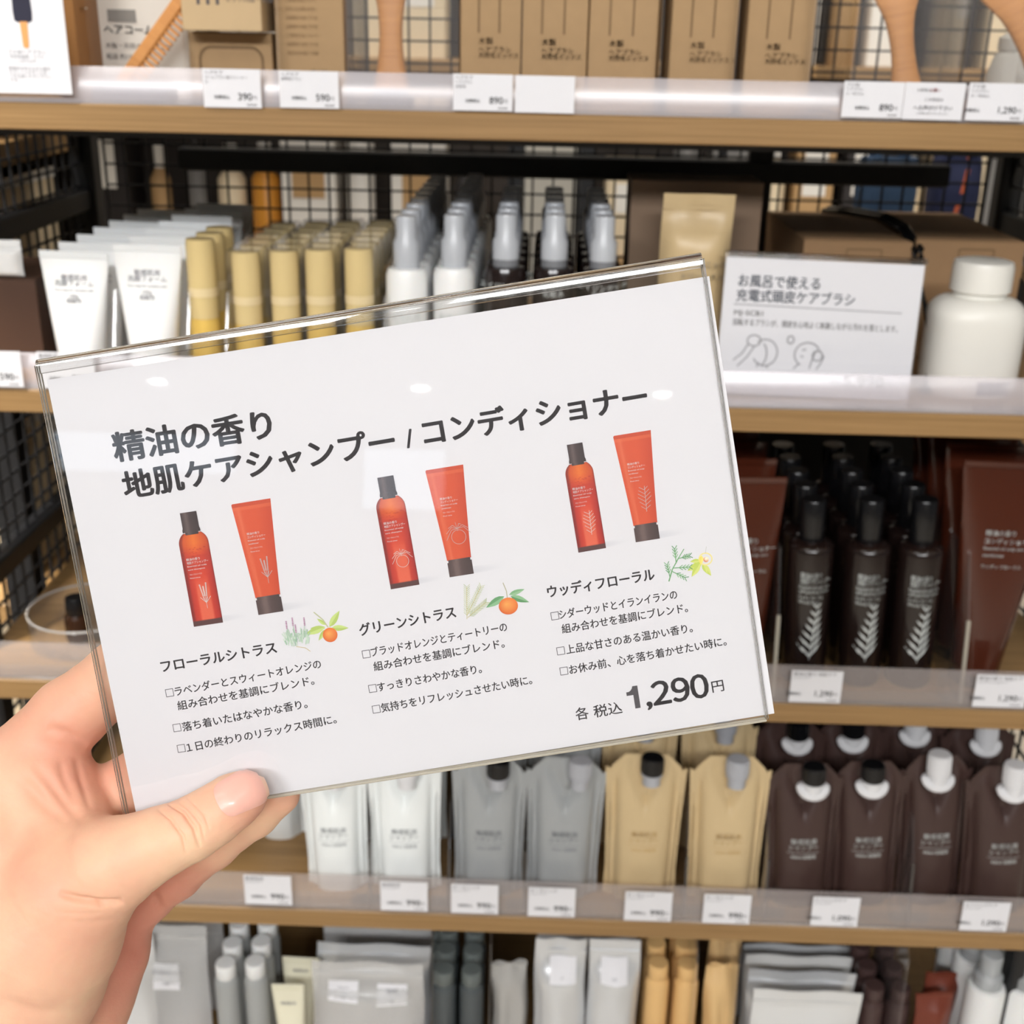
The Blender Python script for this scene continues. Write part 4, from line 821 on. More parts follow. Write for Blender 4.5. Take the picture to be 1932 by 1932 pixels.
for body, f0, f1, m_ in ((',', .235, .29, .355), ('２', .315, .525, .365), ('９', .555, .76, .365), ('０', .785, .99, .365)):
    P0, P1 = Vector((1182, 1318)), Vector((1337, 1292)); line_on_sheet('price_text', body, tuple(P0.lerp(P1, f0)), tuple(P0.lerp(P1, f1)), 62, .027, INK, m_)
(x0, y0), (x1, y1) = uv(1182, 1318), uv(1207, 1314); ux, uy = (x1 - x0) / math.hypot(x1 - x0, y1 - y0), (y1 - y0) / math.hypot(x1 - x0, y1 - y0); e_ = 62 * 0.378 / FPX
one = [(.02, .20), (.10, .20), (.17, .24), (.215, .30), (.235, .365), (.40, .365), (.40, -.365), (.23, -.365), (.23, .08), (.02, .08)]
link('price_text', MB().add([(x0 + p * e_ * ux - q * e_ * uy, y0 + p * e_ * uy + q * e_ * ux, ZP) for p, q in one], [tuple(range(10))]).mesh('price_text', INK), sheet)
mb = MB()
for px, py in ((320, 1307), (334, 1373), (342, 1412), (691, 1234), (703, 1299), (710, 1338), (1047, 1162), (1058, 1228), (1064, 1266)):
    x, y = uv(px, py); r_ = .0012; t_ = .0001
    for dx, dy, w_, h_ in ((0, r_, 2 * r_, t_), (0, -r_, 2 * r_, t_), (r_, 0, t_, 2 * r_), (-r_, 0, t_, 2 * r_)): mb.add([(x + dx - w_ / 2 - t_ / 2, y + dy - h_ / 2 - t_ / 2, ZP), (x + dx + w_ / 2 + t_ / 2, y + dy - h_ / 2 - t_ / 2, ZP), (x + dx + w_ / 2 + t_ / 2, y + dy + h_ / 2 + t_ / 2, ZP), (x + dx - w_ / 2 - t_ / 2, y + dy + h_ / 2 + t_ / 2, ZP)], [(0, 1, 2, 3)])
link('check_boxes', mb.mesh('check_boxes', INK), sheet)

# ---- printed pictures (flat colour print on the sheet)
class Print:
    def __init__(s, top, base):
        a, b = Vector(uv(*base)), Vector(uv(*top)); s.o = a; s.H = (b - a).length; s.up = (b - a) / s.H; s.rt = Vector((s.up.y, -s.up.x)); s.v = []; s.f = []; s.c = []; s.z = ZP
    def pt(s, x, y): p = s.o + s.rt * (x * s.H) + s.up * (y * s.H); return (p.x, p.y, s.z)
    def grid(s, xl, xr, ys, nx, col):
        """xl/xr: half outlines as functions of y; col(u, y) -> rgb"""
        o = len(s.v)
        for y in ys:
            for i in range(nx + 1):
                u = i / nx; s.v.append(s.pt(xl(y) + (xr(y) - xl(y)) * u, y)); s.c.append(lin(col(u, y)))
        for r in range(len(ys) - 1):
            for i in range(nx): a = o + r * (nx + 1) + i; s.f.append((a, a + 1, a + nx + 2, a + nx + 1))
        s.z += 0.00001
    def poly(s, pts, rgb):
        o = len(s.v); s.v += [s.pt(*p) for p in pts]; s.c += [lin(rgb)] * len(pts); s.f.append(tuple(range(o, o + len(pts)))); s.z += 0.000002
    def strip(s, pts, w, rgb):
        for a, b in zip(pts, pts[1:]):
            a, b = Vector(a), Vector(b); d = b - a; n = Vector((d.y, -d.x)).normalized() * w / 2; s.poly([a - n, a + n, b + n, b - n], rgb)
    def build(s, name, parent):
        me = bpy.data.meshes.new(name); me.from_pydata(s.v, [], s.f); me.update(); me.materials.append(INKCOL)
        at_ = me.color_attributes.new('ink', 'FLOAT_COLOR', 'POINT')
        for i, c in enumerate(s.c): at_.data[i].color = (c[0] * .88, c[1] * .88, c[2] * .88, 1)
        return link(name, me, parent)
def mixc(a, b, t): t = max(0, min(1, t)); return tuple(x + (y - x) * t for x, y in zip(a, b))
def tiny(pr, lines, x, y, name, parent):
    mb = MB()
    for i, (t, w, em) in enumerate(lines):
        v, f = fit_text(t, x, x + w, y - i * .030, em, .0); mb.add([Vector(pr.pt(*p)) + Vector((0, 0, .00003)) for p in v], f)
    return link(name, mb.mesh(name, WHITEINK), parent)
def motif(pr, kind, cx, cy, s, rgb=(214, 196, 190)):
    if kind == 'lavender':
        for dx, top in ((-.5, .85), (-.1, .7), (.3, .95)):
            pts = [(cx + dx * s * .1, cy - s * .5), (cx + dx * s * .35, cy), (cx + dx * s * .62, cy + top * s)]; pr.strip(pts, .004, rgb)
            for i in range(9):
                t = i / 8; px_ = pts[1][0] + (pts[2][0] - pts[1][0]) * t; py_ = pts[1][1] + (pts[2][1] - pts[1][1]) * t; pr.poly([(px_ - .009, py_), (px_, py_ + .007), (px_ + .009, py_), (px_, py_ - .007)], rgb)
        for dx in (-.5, -.25, .2, .5): pr.strip([(cx, cy - s * .55), (cx + dx * s * .8, cy - s * .1)], .005, rgb)
        pr.strip([(cx, cy - s), (cx, cy - s * .4)], .004, rgb)
    elif kind == 'orange':
        pr.strip([(cx + .55 * s * math.cos(a * .314), cy - .25 * s + .55 * s * math.sin(a * .314)) for a in range(21)], .004, rgb)
        for dx, dy in ((-.9, .1), (-.7, .5), (.8, .35), (.95, -.05), (-.95, -.4), (.3, .7)): pr.strip([(cx, cy + s * .4), (cx + dx * s * .5, cy + s * (.5 + dy * .4)), (cx + dx * s, cy + dy * s)], .004, rgb)
        pr.strip([(cx, cy + s * .2), (cx - s * .1, cy + s * .9)], .003, rgb)
    else:
        pr.strip([(cx, cy - s), (cx + .1 * s, cy + s)], .005, rgb)
        for i in range(6):
            t = -.8 + 1.5 * i / 5; L_ = s * (.72 - .34 * abs(t + .1))
            for sg in (-1, 1): pr.strip([(cx + .05 * t * s, cy + t * s), (cx + sg * L_ * .75, cy + t * s + L_ * .55)], .0042, rgb)
BT = [('精油の香り', .12, .026), ('地肌ケアシャンプー', .19, .026), ('Essential oil scalp', .17, .018), ('care shampoo', .15, .018), ('', 0, 0)]
def bottle_print(top, base, kind, name):
    pr = Print(top, base); W = .131
    def sh(y): return W if y < .72 else W * math.sqrt(max(.02, 1 - ((y - .72) / .095) ** 2 * .62))
    pr.z = ZP
    pr.grid(lambda y: .10, lambda y: .36, [-.005, .02, .05], 6, lambda u, y: mixc((208, 208, 213), (225, 224, 227), u + abs(y - .02) * 12))
    def col(u, y):
        e = abs(u - .5) * 2; base_ = mixc((206, 62, 34), (158, 26, 20), max(0, e - .35) / .65)
        if y > .60: base_ = mixc(base_, mixc((226, 112, 36), (190, 66, 24), e), (y - .60) / .1)
        elif y > .40: base_ = mixc(base_, (190, 54, 34), .6 * (y - .4) / .2)
        if .34 < u < .72 and y < .40: base_ = mixc(base_, (224, 104, 74), .8 * min(1, (.42 - y) / .12))
        if u < .10 or u > .93: base_ = mixc(base_, (110, 26, 22), .6)
        if y < .04: base_ = (84, 50, 48)
        return base_
    ys = [-.012 + 0, .0, .03, .0401] + [.05 + .67 * i / 16 for i in range(17)] + [.72 + .095 * i / 6 for i in range(1, 7)]
    pr.grid(lambda y: -sh(y), lambda y: sh(y), ys, 14, col)
    rnd = random.Random(3)
    for i in range(60):       # speckled bubble band
        x = rnd.uniform(-.9, .9) * W; y = rnd.uniform(.50, .68); pr.poly([(x - .008, y), (x + .008, y), (x + .008, y + .004), (x - .008, y + .004)], (172, 44, 26))
    def ccol(u, y): return mixc(mixc((64, 50, 50), (98, 82, 80), math.exp(-((u - .3) / .15) ** 2)), (44, 32, 34), max(0, u - .6) * 1.6)
    pr.grid(lambda y: -.058, lambda y: .058, [.80, .825], 8, ccol); pr.grid(lambda y: -.073 - (.006 if y < .85 else 0), lambda y: .073 + (.006 if y < .85 else 0), [.822, .845, .86, .92, .995, 1.0], 10, ccol)
    motif(pr, kind, .02, .25, .115 if kind != 'orange' else .1); o = pr.build(name, sheet)
    tiny(pr, BT[:4], -.09, .585, 'small_print', o); tiny(pr, [('フローラルシトラス', .11, .016), ('Floral citrus', .09, .016)], -.085, .45, 'small_print', o)
def tube_print(top, base, kind, name):
    pr = Print(top, base)
    def hw(y): return .112 + (.176 - .112) * max(0, (y - .15) / .85) ** 1.1
    pr.grid(lambda y: .10, lambda y: .40, [-.005, .02, .06], 6, lambda u, y: mixc((208, 208, 213), (225, 224, 227), u + abs(y - .02) * 11))
    def col(u, y):
        c = mixc((210, 80, 42), (190, 62, 30), max(0, u - .6) * 2); c = mixc(c, (224, 112, 76), math.exp(-((u - .12 - .1 * (1 - y)) / .06) ** 2) * .7)
        if y > .93: c = mixc(c, (222, 106, 64), .5)
        if y > .965: c = (196, 70, 36)
        return c
    pr.grid(lambda y: -hw(y) + (.01 if y > .99 else 0), hw, [.145, .16] + [.18 + .75 * i / 10 for i in range(11)] + [.94, .964, .966, .99, 1.0], 14, col)
    def ccol(u, y): return mixc(mixc((78, 60, 58), (112, 92, 88), math.exp(-((u - .35) / .15) ** 2)), (56, 42, 42), max(0, u - .6) * 1.5)
    pr.grid(lambda y: -.102, lambda y: .102, [.11, .15], 8, ccol); pr.grid(lambda y: -.113, lambda y: .113, [-.008, .0, .06, .12, .125], 10, ccol)
    motif(pr, kind, .03, .38, .12, (186, 170, 166)); o = pr.build(name, sheet)
    tiny(pr, [('精油の香り', .11, .024), ('コンディショナー', .16, .024), ('Essential oil scalp', .15, .017), ('conditioner', .09, .017)], -.085, .72, 'small_print', o); tiny(pr, [('フローラルシトラス', .11, .016), ('Floral citrus', .08, .016)], -.08, .59, 'small_print', o)
bottle_print((355, 966), (393, 1176), 'lavender', 'bottle_picture'); bottle_print((727, 899), (764, 1105), 'orange', 'bottle_picture'); bottle_print((1084, 837), (1117, 1036), 'sprig', 'bottle_picture')
tube_print((473, 946), (511, 1155), 'lavender', 'tube_picture'); tube_print((838, 882), (871, 1084), 'orange', 'tube_picture'); tube_print((1192, 817), (1222, 1018), 'sprig', 'tube_picture')
# plants
def leafp(pr, a, b, w, c1, c2=None):
    a, b = Vector(a), Vector(b); d = b - a; n = Vector((d.y, -d.x)).normalized() * d.length * w
    up = [a + d * t + n * math.sin(math.pi * t ** .8) for t in (0, .2, .4, .6, .8, 1)]; dn = [a + d * t - n * math.sin(math.pi * t ** .8) for t in (.8, .6, .4, .2)]
    pr.poly(up + dn[:0] + [a + d * .6], c1) if False else None
    pr.poly(up, c1); pr.poly([b] + dn + [a], c2 or c1)
rnd = random.Random(7)
pr = Print((556, 1168), (562, 1222))      # lavender bush
for i in range(90):
    a = rnd.uniform(-1, 1); y0 = rnd.uniform(.05, .45); L_ = rnd.uniform(.12, .3); pr.strip([(a * .42, y0), (a * .48 + rnd.uniform(-.05, .05), y0 + L_)], .035, rnd.choice([(178, 204, 180), (196, 216, 196), (158, 190, 164), (208, 220, 206)]))
for a, top in ((-.3, .95), (-.08, 1.05), (.0, .8), (.32, 1.02)):
    pr.strip([(a * .8, .4), (a, top - .2)], .02, (176, 196, 176))
    for q in range(5): y = top - .25 + q * .06; pr.poly([(a - .035, y), (a, y + .035), (a + .035, y), (a, y - .035)], (176, 130, 158) if q % 2 else (190, 150, 176))
pr.strip([(-.05, .05), (.25, -.02), (.42, -.16)], .02, (206, 186, 130)); pr.build('lavender_picture', sheet)
def fruit(pr, cx, cy, r, c1=(232, 122, 52), c2=(240, 166, 84), rx=1.0):
    n = 28; o = len(pr.v); pr.v.append(pr.pt(cx - r * .2, cy + r * .25)); pr.c.append(lin(c2))
    for i in range(n): a = 2 * math.pi * i / n; pr.v.append(pr.pt(cx + r * rx * math.cos(a), cy + r * math.sin(a))); pr.c.append(lin(mixc(c1, (214, 92, 30), .5 - .5 * math.sin(a + .6))))
    for i in range(n): pr.f.append((o, o + 1 + i, o + 1 + (i + 1) % n))
    pr.z += .00001
pr = Print((612, 1158), (626, 1209))
G1, G2 = (178, 200, 104), (196, 216, 130)
for a, b in (((.05, .5), (.55, .98)), ((.1, .45), (.7, .30)), ((-.1, .5), (-.62, .62)), ((-.1, .45), (-.45, .12)), ((-.05, .6), (-.3, .9)), ((-.1, .55), (-.85, .45))): leafp(pr, a, b, .17, G1, G2)
pr.strip([(.0, .5), (-.1, .8), (-.35, 1.15)], .04, (186, 190, 150)); fruit(pr, .0, .22, .26, c1=(228, 112, 48)); pr.build('orange_picture', sheet)
pr = Print((886, 1105), (881, 1168))      # fine conifer twigs
for base_, tip in (((0, 0), (-.08, .95)), ((0, .12), (.33, 1.0)), ((.02, .05), (.52, .55))):
    A, B = Vector(base_), Vector(tip); pr.strip([A, B], .018, (206, 194, 140))
    for i in range(15):
        q = A.lerp(B, .12 + .88 * i / 14); d = (B - A).normalized()
        for sg in (-1, 1): n = Vector((d.y, -d.x)) * sg; e = q + (n * .8 + d * .8) * .11; pr.strip([q, e], .013, rnd.choice([(182, 194, 128), (166, 184, 116), (198, 206, 150)]))
pr.build('conifer_picture', sheet)
pr = Print((955, 1104), (962, 1157))
leafp(pr, (-.12, .62), (-.80, .30), .17, (104, 160, 108), (136, 184, 138)); leafp(pr, (.1, .6), (.72, .30), .16, (96, 152, 100), (140, 186, 140)); leafp(pr, (.05, .65), (.62, .78), .15, (150, 192, 148), (126, 176, 126))
pr.strip([(-.02, .5), (-.02, .8), (-.1, 1.1)], .03, (176, 172, 140)); fruit(pr, -.02, .26, .30, rx=1.12); pr.build('mandarin_picture', sheet)
pr = Print((1280, 1033), (1262, 1097))    # green sprig
def br(a, b, w, c=(112, 168, 112)): pr.strip([a, b], w, c)
br((0, 0), (.0, .35), .035); br((0, .35), (.08, .70), .03); br((.08, .7), (.16, 1.0), .025)
for a, b in (((0, .12), (-.18, .45)), ((0, .3), (.42, .22)), ((.02, .4), (.46, .55)), ((.06, .55), (-.1, .95)), ((.08, .7), (.36, .85))):
    br(a, b, .025); A, B = Vector(a), Vector(b); d = (B - A).normalized()
    for t in (.35, .55, .75, .95):
        for sg in (-1, 1): n = Vector((d.y, -d.x)) * sg; q = A.lerp(B, t); br(q, q + (d + n * .7) * .10, .022, rnd.choice([(112, 168, 112), (134, 184, 130), (92, 150, 100)]))
pr.build('sprig_picture', sheet)
pr = Print((1322, 1038), (1319, 1088))    # ylang flower
Y1, Y2 = (196, 212, 96), (214, 222, 124)
for a, b in (((.1, .55), (-.45, .20)), ((.0, .5), (-.28, -.02)), ((.1, .5), (.45, .05)), ((.1, .5), (.30, .12)), ((.0, .62), (-.38, .55))): leafp(pr, a, b, .2, Y1, Y2)
pr.strip([(.3, .72) if False else (.2 + .24 * math.cos(a * .33), .68 + .22 * math.sin(a * .33)) for a in range(20)], .05, (242, 228, 150)); fruit(pr, .22, .66, .10, (246, 238, 200), (248, 244, 220)); leafp(pr, (.05, .8), (.02, .45), .25, (236, 218, 104), (240, 224, 120))
pr.strip([(.18, .9), (.2, 1.15)], .02, (196, 196, 190)); pr.build('ylang_picture', sheet)
# ================================================================== the hand (one continuous surface from a smooth distance field)
def hp(px, py, dz):
    """camera-space millimetres: pixel, height above the sign front towards the camera"""
    d = Vector(((px - HALF) / FPX, (py - HALF) / FPX, 1)); zz = S_T.dot(S_N) / d.dot(S_N) - dz / 1000.0
    return np.array([d.x * zz, d.y * zz, zz]) * 1000.0
CH = [  # chains: ((px, py, dz, r), ...), blend inside
    ('thumb', [(460, 1500, 8.3, 7.3), (440, 1512, 9.2, 8.3), (400, 1540, 10.6, 9.0), (357, 1566, 12.6, 9.6), (300, 1590, 14.5, 10.6), (250, 1614, 14.5, 12.2), (205, 1634, 13, 15), (130, 1690, 10, 20), (88, 1755, 8, 24), (50, 1840, 2, 25), (-20, 1950, -6, 28)]),
    ('index', [(-70, 1530, -13, 15), (30, 1450, -13, 13.4), (130, 1350, -15, 12.2), (228, 1272, -16.5, 11.2), (330, 1190, -16, 9.6), (385, 1135, -14.5, 8.6), (420, 1100, -13.0, 7.6)]),
    ('middle', [(60, 1560, -22, 13), (140, 1530, -26, 11.3), (225, 1495, -22, 10.4), (330, 1420, -17.5, 9.6), (430, 1340, -15, 8.6), (470, 1310, -13.2, 7.6)]),
    ('ring', [(130, 1650, -30, 13), (215, 1590, -31, 10.5), (320, 1530, -24, 9.8), (420, 1465, -17.5, 9.0), (500, 1410, -14, 8.2), (530, 1392, -13, 7.2)]),
    ('pinky', [(215, 1745, -37, 11), (275, 1690, -37, 9.4), (330, 1648, -31, 9.0), (400, 1592, -22, 8.4), (480, 1535, -15.5, 7.6), (528, 1500, -13, 6.6)]),
    ('palm', [(-60, 1530, -14, 17), (-40, 1700, -16, 26), (-40, 1900, -22, 29)]),
    ('palm', [(60, 1560, -21, 14), (40, 1720, -22, 24), (20, 1900, -24, 27)]),
    ('palm', [(130, 1650, -30, 13), (110, 1780, -28, 20), (70, 1930, -28, 24)]),
    ('palm', [(235, 1722, -40, 10.5), (205, 1800, -38, 12), (160, 1880, -36, 15), (105, 1960, -32, 19), (20, 2080, -28, 25)]),
    ('web', [(20, 1470, -9, 13), (90, 1458, -12, 11.6), (122, 1505, -13, 11), (142, 1560, -9, 11.6), (150, 1630, 0, 14)]),
    ('palm', [(-70, 1500, -8, 15), (-15, 1590, -5, 19), (40, 1680, -2, 22)]),
    ('fold', [(70, 1480, -6, 8), (110, 1545, -3, 8.5), (150, 1600, 4, 10)]),
    ('arm', [(-30, 1930, -14, 30), (-140, 2120, -20, 30), (-420, 2520, -30, 36)]),
]
CHAINS = [(n, [(hp(a, b, c), r) for a, b, c, r in pts]) for n, pts in CH]
SEGS = []
GROUP = {'thumb': 0, 'index': 1, 'middle': 2, 'ring': 3, 'pinky': 4}
for n, pts in CHAINS:
    for (p, r), (q, s) in zip(pts, pts[1:]): SEGS.append((GROUP.get(n, 5), p, q, r, s))
def cone(P, a, b, ra, rb):
    ba = b - a; L2 = ba @ ba; t = np.clip(((P - a) @ ba) / L2, 0, 1); return np.linalg.norm(P - a - t[..., None] * ba, axis=-1) - (ra + (rb - ra) * t)
def smin(a, b, k): h = np.clip(0.5 + 0.5 * (b - a) / k, 0, 1); return b + (a - b) * h - k * h * (1 - h)
# creases: (polyline in px, depth mm, half width mm, side)
CREASE = [
    ([(296, 1524), (322, 1545), (345, 1578), (352, 1612)], .95, .6), ([(314, 1514), (345, 1532), (366, 1562), (378, 1600)], 1.4, .6), ([(333, 1508), (362, 1532), (380, 1556), (386, 1585)], .6, .55), ([(350, 1500), (385, 1535), (396, 1566)], .45, .5), ([(330, 1540), (338, 1556), (350, 1570)], .35, .4),
    ([(110, 1684), (150, 1697), (190, 1706), (215, 1705), (234, 1701)], 2.3, 1.2), ([(110, 1738), (170, 1741), (232, 1731)], .3, 1.0), ([(0, 1880), (40, 1900), (80, 1910), (130, 1900)], .7, 1.8), ([(100, 1722), (160, 1724), (225, 1718)], .2, .7),
    ([(62, 1440), (95, 1478), (128, 1520), (160, 1556)], 1.1, 2.0), ([(112, 1432), (122, 1470), (146, 1520)], .6, 1.5), ([(40, 1462), (88, 1520), (135, 1556)], .9, 2.2), ([(88, 1372), (125, 1384), (166, 1408)], 1.2, 1.6), ([(142, 1424), (152, 1468), (172, 1530)], .6, 1.3), ([(20, 1440), (60, 1500), (100, 1548)], .5, 2.6),
    ([(290, 1682), (295, 1700), (300, 1718)], 1.2, .8), ([(232, 1760), (250, 1788), (266, 1802)], .4, 1.0)]
def crease_field(P):
    """groove depth in mm for camera-space points (only laid over what the polylines cover)"""
    u = np.stack([P[..., 0] / P[..., 2], P[..., 1] / P[..., 2]], -1) * FPX + HALF; out = np.zeros(P.shape[:-1])
    for pts, dep, wd in CREASE:
        best = np.full(out.shape, 1e9); tap = np.zeros(out.shape); nseg = len(pts) - 1
        for i, (a, b) in enumerate(zip(pts, pts[1:])):
            a, b = np.array(a, float), np.array(b, float); ba = b - a; t = np.clip(((u - a) @ ba) / (ba @ ba), 0, 1)
            dd = np.linalg.norm(u - a - t[..., None] * ba, axis=-1) / 6.0; tap = np.where(dd < best, np.sin(np.pi * np.clip((i + t) / nseg, .001, .999)) ** .7, tap); best = np.minimum(best, dd)
        out += tap * dep * np.exp(-(best / wd) ** 2)
    return out
def field(P):
    g = {}
    for gi, a, b, ra, rb in SEGS:
        d = cone(P, a, b, ra, rb); g[gi] = d if gi not in g else smin(g[gi], d, 9.0 if gi == 5 else 3.0)
    d = g[5]
    for gi in (1, 2, 3, 4): d = smin(d, g[gi], 3.5)
    t = smin(d, g[0], 7.0)
    return t
allp = np.array([p for _, pts in CHAINS for p, r in pts]); lo = allp.min(0) - 34; hi = allp.max(0) + 34
lo[0] = max(lo[0], hp(-330, 1700, 0)[0]); hi[1] = min(hi[1], hp(100, 2330, 0)[1])
VX = 1.7
nx, ny, nz = (np.ceil((hi - lo) / VX).astype(int) + 1)
gx, gy, gz = [lo[i] + VX * np.arange(n) for i, n in enumerate((nx, ny, nz))]
D = np.empty((nx, ny, nz), np.float32)
for i in range(0, nx, 16):
    P = np.stack(np.meshgrid(gx[i:i + 16], gy, gz, indexing='ij'), -1); D[i:i + 16] = field(P)
D[0] = np.maximum(D[0], 1); D[-1] = np.maximum(D[-1], 1); D[:, 0] = np.maximum(D[:, 0], 1); D[:, -1] = np.maximum(D[:, -1], 1); D[:, :, 0] = np.maximum(D[:, :, 0], 1); D[:, :, -1] = np.maximum(D[:, :, -1], 1)
def surface_nets(D):
    S = D < 0; c = np.zeros(tuple(n - 1 for n in D.shape), np.int8)
    for i in (0, 1):
        for j in (0, 1):
            for k in (0, 1): c += S[i:D.shape[0] - 1 + i, j:D.shape[1] - 1 + j, k:D.shape[2] - 1 + k]
    act = (c > 0) & (c < 8); idx = -np.ones(act.shape, np.int64); cells = np.argwhere(act); idx[act] = np.arange(len(cells)); acc = np.zeros((len(cells), 3)); cnt = np.zeros(len(cells))
    for ax in range(3):
        for o1 in (0, 1):
            for o2 in (0, 1):
                o = [0, 0, 0]; o[(ax + 1) % 3] = o1; o[(ax + 2) % 3] = o2; e = [0, 0, 0]; e[ax] = 1
                A = cells + o; Bc = A + e; da = D[tuple(A.T)]; db = D[tuple(Bc.T)]; m = (da < 0) != (db < 0)
                t = np.where(m, da / np.where(da == db, 1, da - db), 0); pos = np.array(o) + t[:, None] * np.array(e); acc[m] += pos[m]; cnt[m] += 1
    V = cells + acc / cnt[:, None]; F = []
    for ax in range(3):
        b, c2 = (ax + 1) % 3, (ax + 2) % 3; sl = [slice(1, -1)] * 3; n = D.shape
        A = np.argwhere((np.take(S, range(n[ax] - 1), ax) != np.take(S, range(1, n[ax]), ax))); A = A[(A[:, b] > 0) & (A[:, c2] > 0) & (A[:, b] < n[b] - 1) & (A[:, c2] < n[c2] - 1)]
        eb = np.zeros(3, int); eb[b] = 1; ec = np.zeros(3, int); ec[c2] = 1
        q = np.stack([idx[tuple((A - eb - ec).T)], idx[tuple((A - ec).T)], idx[tuple(A.T)], idx[tuple((A - eb).T)]], 1)
        flip = ~S[tuple(A.T)]; q[flip] = q[flip][:, ::-1]; F.append(q)
    return V, np.concatenate(F)
V, F = surface_nets(D); V = V * VX + lo
me = bpy.data.meshes.new('person'); me.from_pydata(V.tolist(), [], F.tolist()); me.update()
bm = bmesh.new(); bm.from_mesh(me)
def pix(co): return (co[0] / co[2] * FPX + HALF, co[1] / co[2] * FPX + HALF)
for rnd_ in range(2):
    fs = set()
    for f in bm.faces:
        c = f.calc_center_median(); x, y = pix(c)
        if -20 < x < 580 and 1180 < y < 1960 and f.normal.z < 0.35 and c.z < 420: fs.add(f)
    ed = {e for f in fs for e in f.edges}; bmesh.ops.subdivide_edges(bm, edges=list(ed), cuts=1, use_grid_fill=True)
bmesh.ops.triangulate(bm, faces=[f for f in bm.faces if len(f.verts) > 4]); bm.to_mesh(me); bm.free()
V = np.array([v.co[:] for v in me.vertices]); h = 0.4
def grad(P): return np.stack([(field(P + np.array(e) * h) - field(P - np.array(e) * h)) / (2 * h) for e in ((1, 0, 0), (0, 1, 0), (0, 0, 1))], -1)
inner_ok = (V[:, 0] > lo[0] + 2 * VX) & (V[:, 1] < hi[1] - 2 * VX)
for it in range(2):
    G = grad(V); G /= np.maximum(np.linalg.norm(G, axis=1, keepdims=True), 1e-6); V = V - G * (np.clip(field(V), -2, 2) * inner_ok)[:, None]
front = (G[:, 2] < 0.2)
V = V - G * (crease_field(V) * front)[:, None]
V = V + G * (.10 * np.sin(V[:, 0] * .9 + np.sin(V[:, 1] * .7) * 2) * np.sin(V[:, 1] * 1.1 + V[:, 2] * .8))[:, None] * .35
R3 = np.array([[ca.x, -cb.x, cf.x], [ca.y, -cb.y, cf.y], [ca.z, -cb.z, cf.z]])
W = (V / 1000.0) @ R3.T + np.array(CAM)
me.vertices.foreach_set('co', W.ravel()); me.update()
bm = bmesh.new(); bm.from_mesh(me); bmesh.ops.recalc_face_normals(bm, faces=bm.faces[:]); bm.to_mesh(me); bm.free(); me.polygons.foreach_set('use_smooth', [True] * len(me.polygons))
skin = mat('skin', (240, 196, 166), 0.46, spec=0.3); nt = skin.node_tree; b = nt.nodes['Principled BSDF']
b.inputs['Subsurface Weight'].default_value = 0.2; b.inputs['Subsurface Radius'].default_value = (1, .32, .18); b.inputs['Subsurface Scale'].default_value = 0.004
tc = nt.nodes.new('ShaderNodeTexCoord'); n1 = nt.nodes.new('ShaderNodeTexNoise'); n1.inputs['Scale'].default_value = 38; n1.inputs['Detail'].default_value = 3
cr = nt.nodes.new('ShaderNodeValToRGB'); cr.color_ramp.elements[0].position = .36; cr.color_ramp.elements[0].color = lin((238, 198, 164)) + (1,); cr.color_ramp.elements[1].position = .68; cr.color_ramp.elements[1].color = lin((232, 178, 150)) + (1,)
an = nt.nodes.new('ShaderNodeAttribute'); an.attribute_name = 'flush'; mx = nt.nodes.new('ShaderNodeMix'); mx.data_type = 'RGBA'; mx.inputs[7].default_value = lin((214, 142, 122)) + (1,)
nt.links.new(tc.outputs['Object'], n1.inputs['Vector']); nt.links.new(n1.outputs['Fac'], cr.inputs[0]); nt.links.new(cr.outputs[0], mx.inputs[6]); nt.links.new(an.outputs['Fac'], mx.inputs[0]); nt.links.new(mx.outputs[2], b.inputs['Base Color'])
n2 = nt.nodes.new('ShaderNodeTexNoise'); n2.inputs['Scale'].default_value = 900; n2.inputs['Detail'].default_value = 2; bp = nt.nodes.new('ShaderNodeBump'); bp.inputs['Strength'].default_value = .12; bp.inputs['Distance'].default_value = .0004
nt.links.new(tc.outputs['Object'], n2.inputs['Vector']); nt.links.new(n2.outputs['Fac'], bp.inputs['Height']); nt.links.new(bp.outputs[0], b.inputs['Normal'])
def blob(px, py, dz, r): return np.exp(-(np.linalg.norm(V - hp(px, py, dz), axis=1) / r) ** 2)   # skin is redder on pads and palm
flush = np.clip(.75 * blob(480, 1510, 8, 11) + .5 * blob(150, 1360, -5, 22) + .5 * blob(110, 1500, -4, 18) + .2 * blob(215, 1480, -14, 16) + .45 * blob(130, 1730, 26, 22) + .75 * blob(270, 1760, -30, 24) + .6 * blob(200, 1880, -28, 24) + .7 * blob(360, 1630, -26, 20), 0, 1)
fa = me.attributes.new('flush', 'FLOAT', 'POINT'); fa.data.foreach_set('value', flush.astype(np.float32))
me.materials.append(skin)
person = link('person', me); tag(person, 'left hand and bare forearm reaching in from the lower left, thumb pressing the sign', 'person')
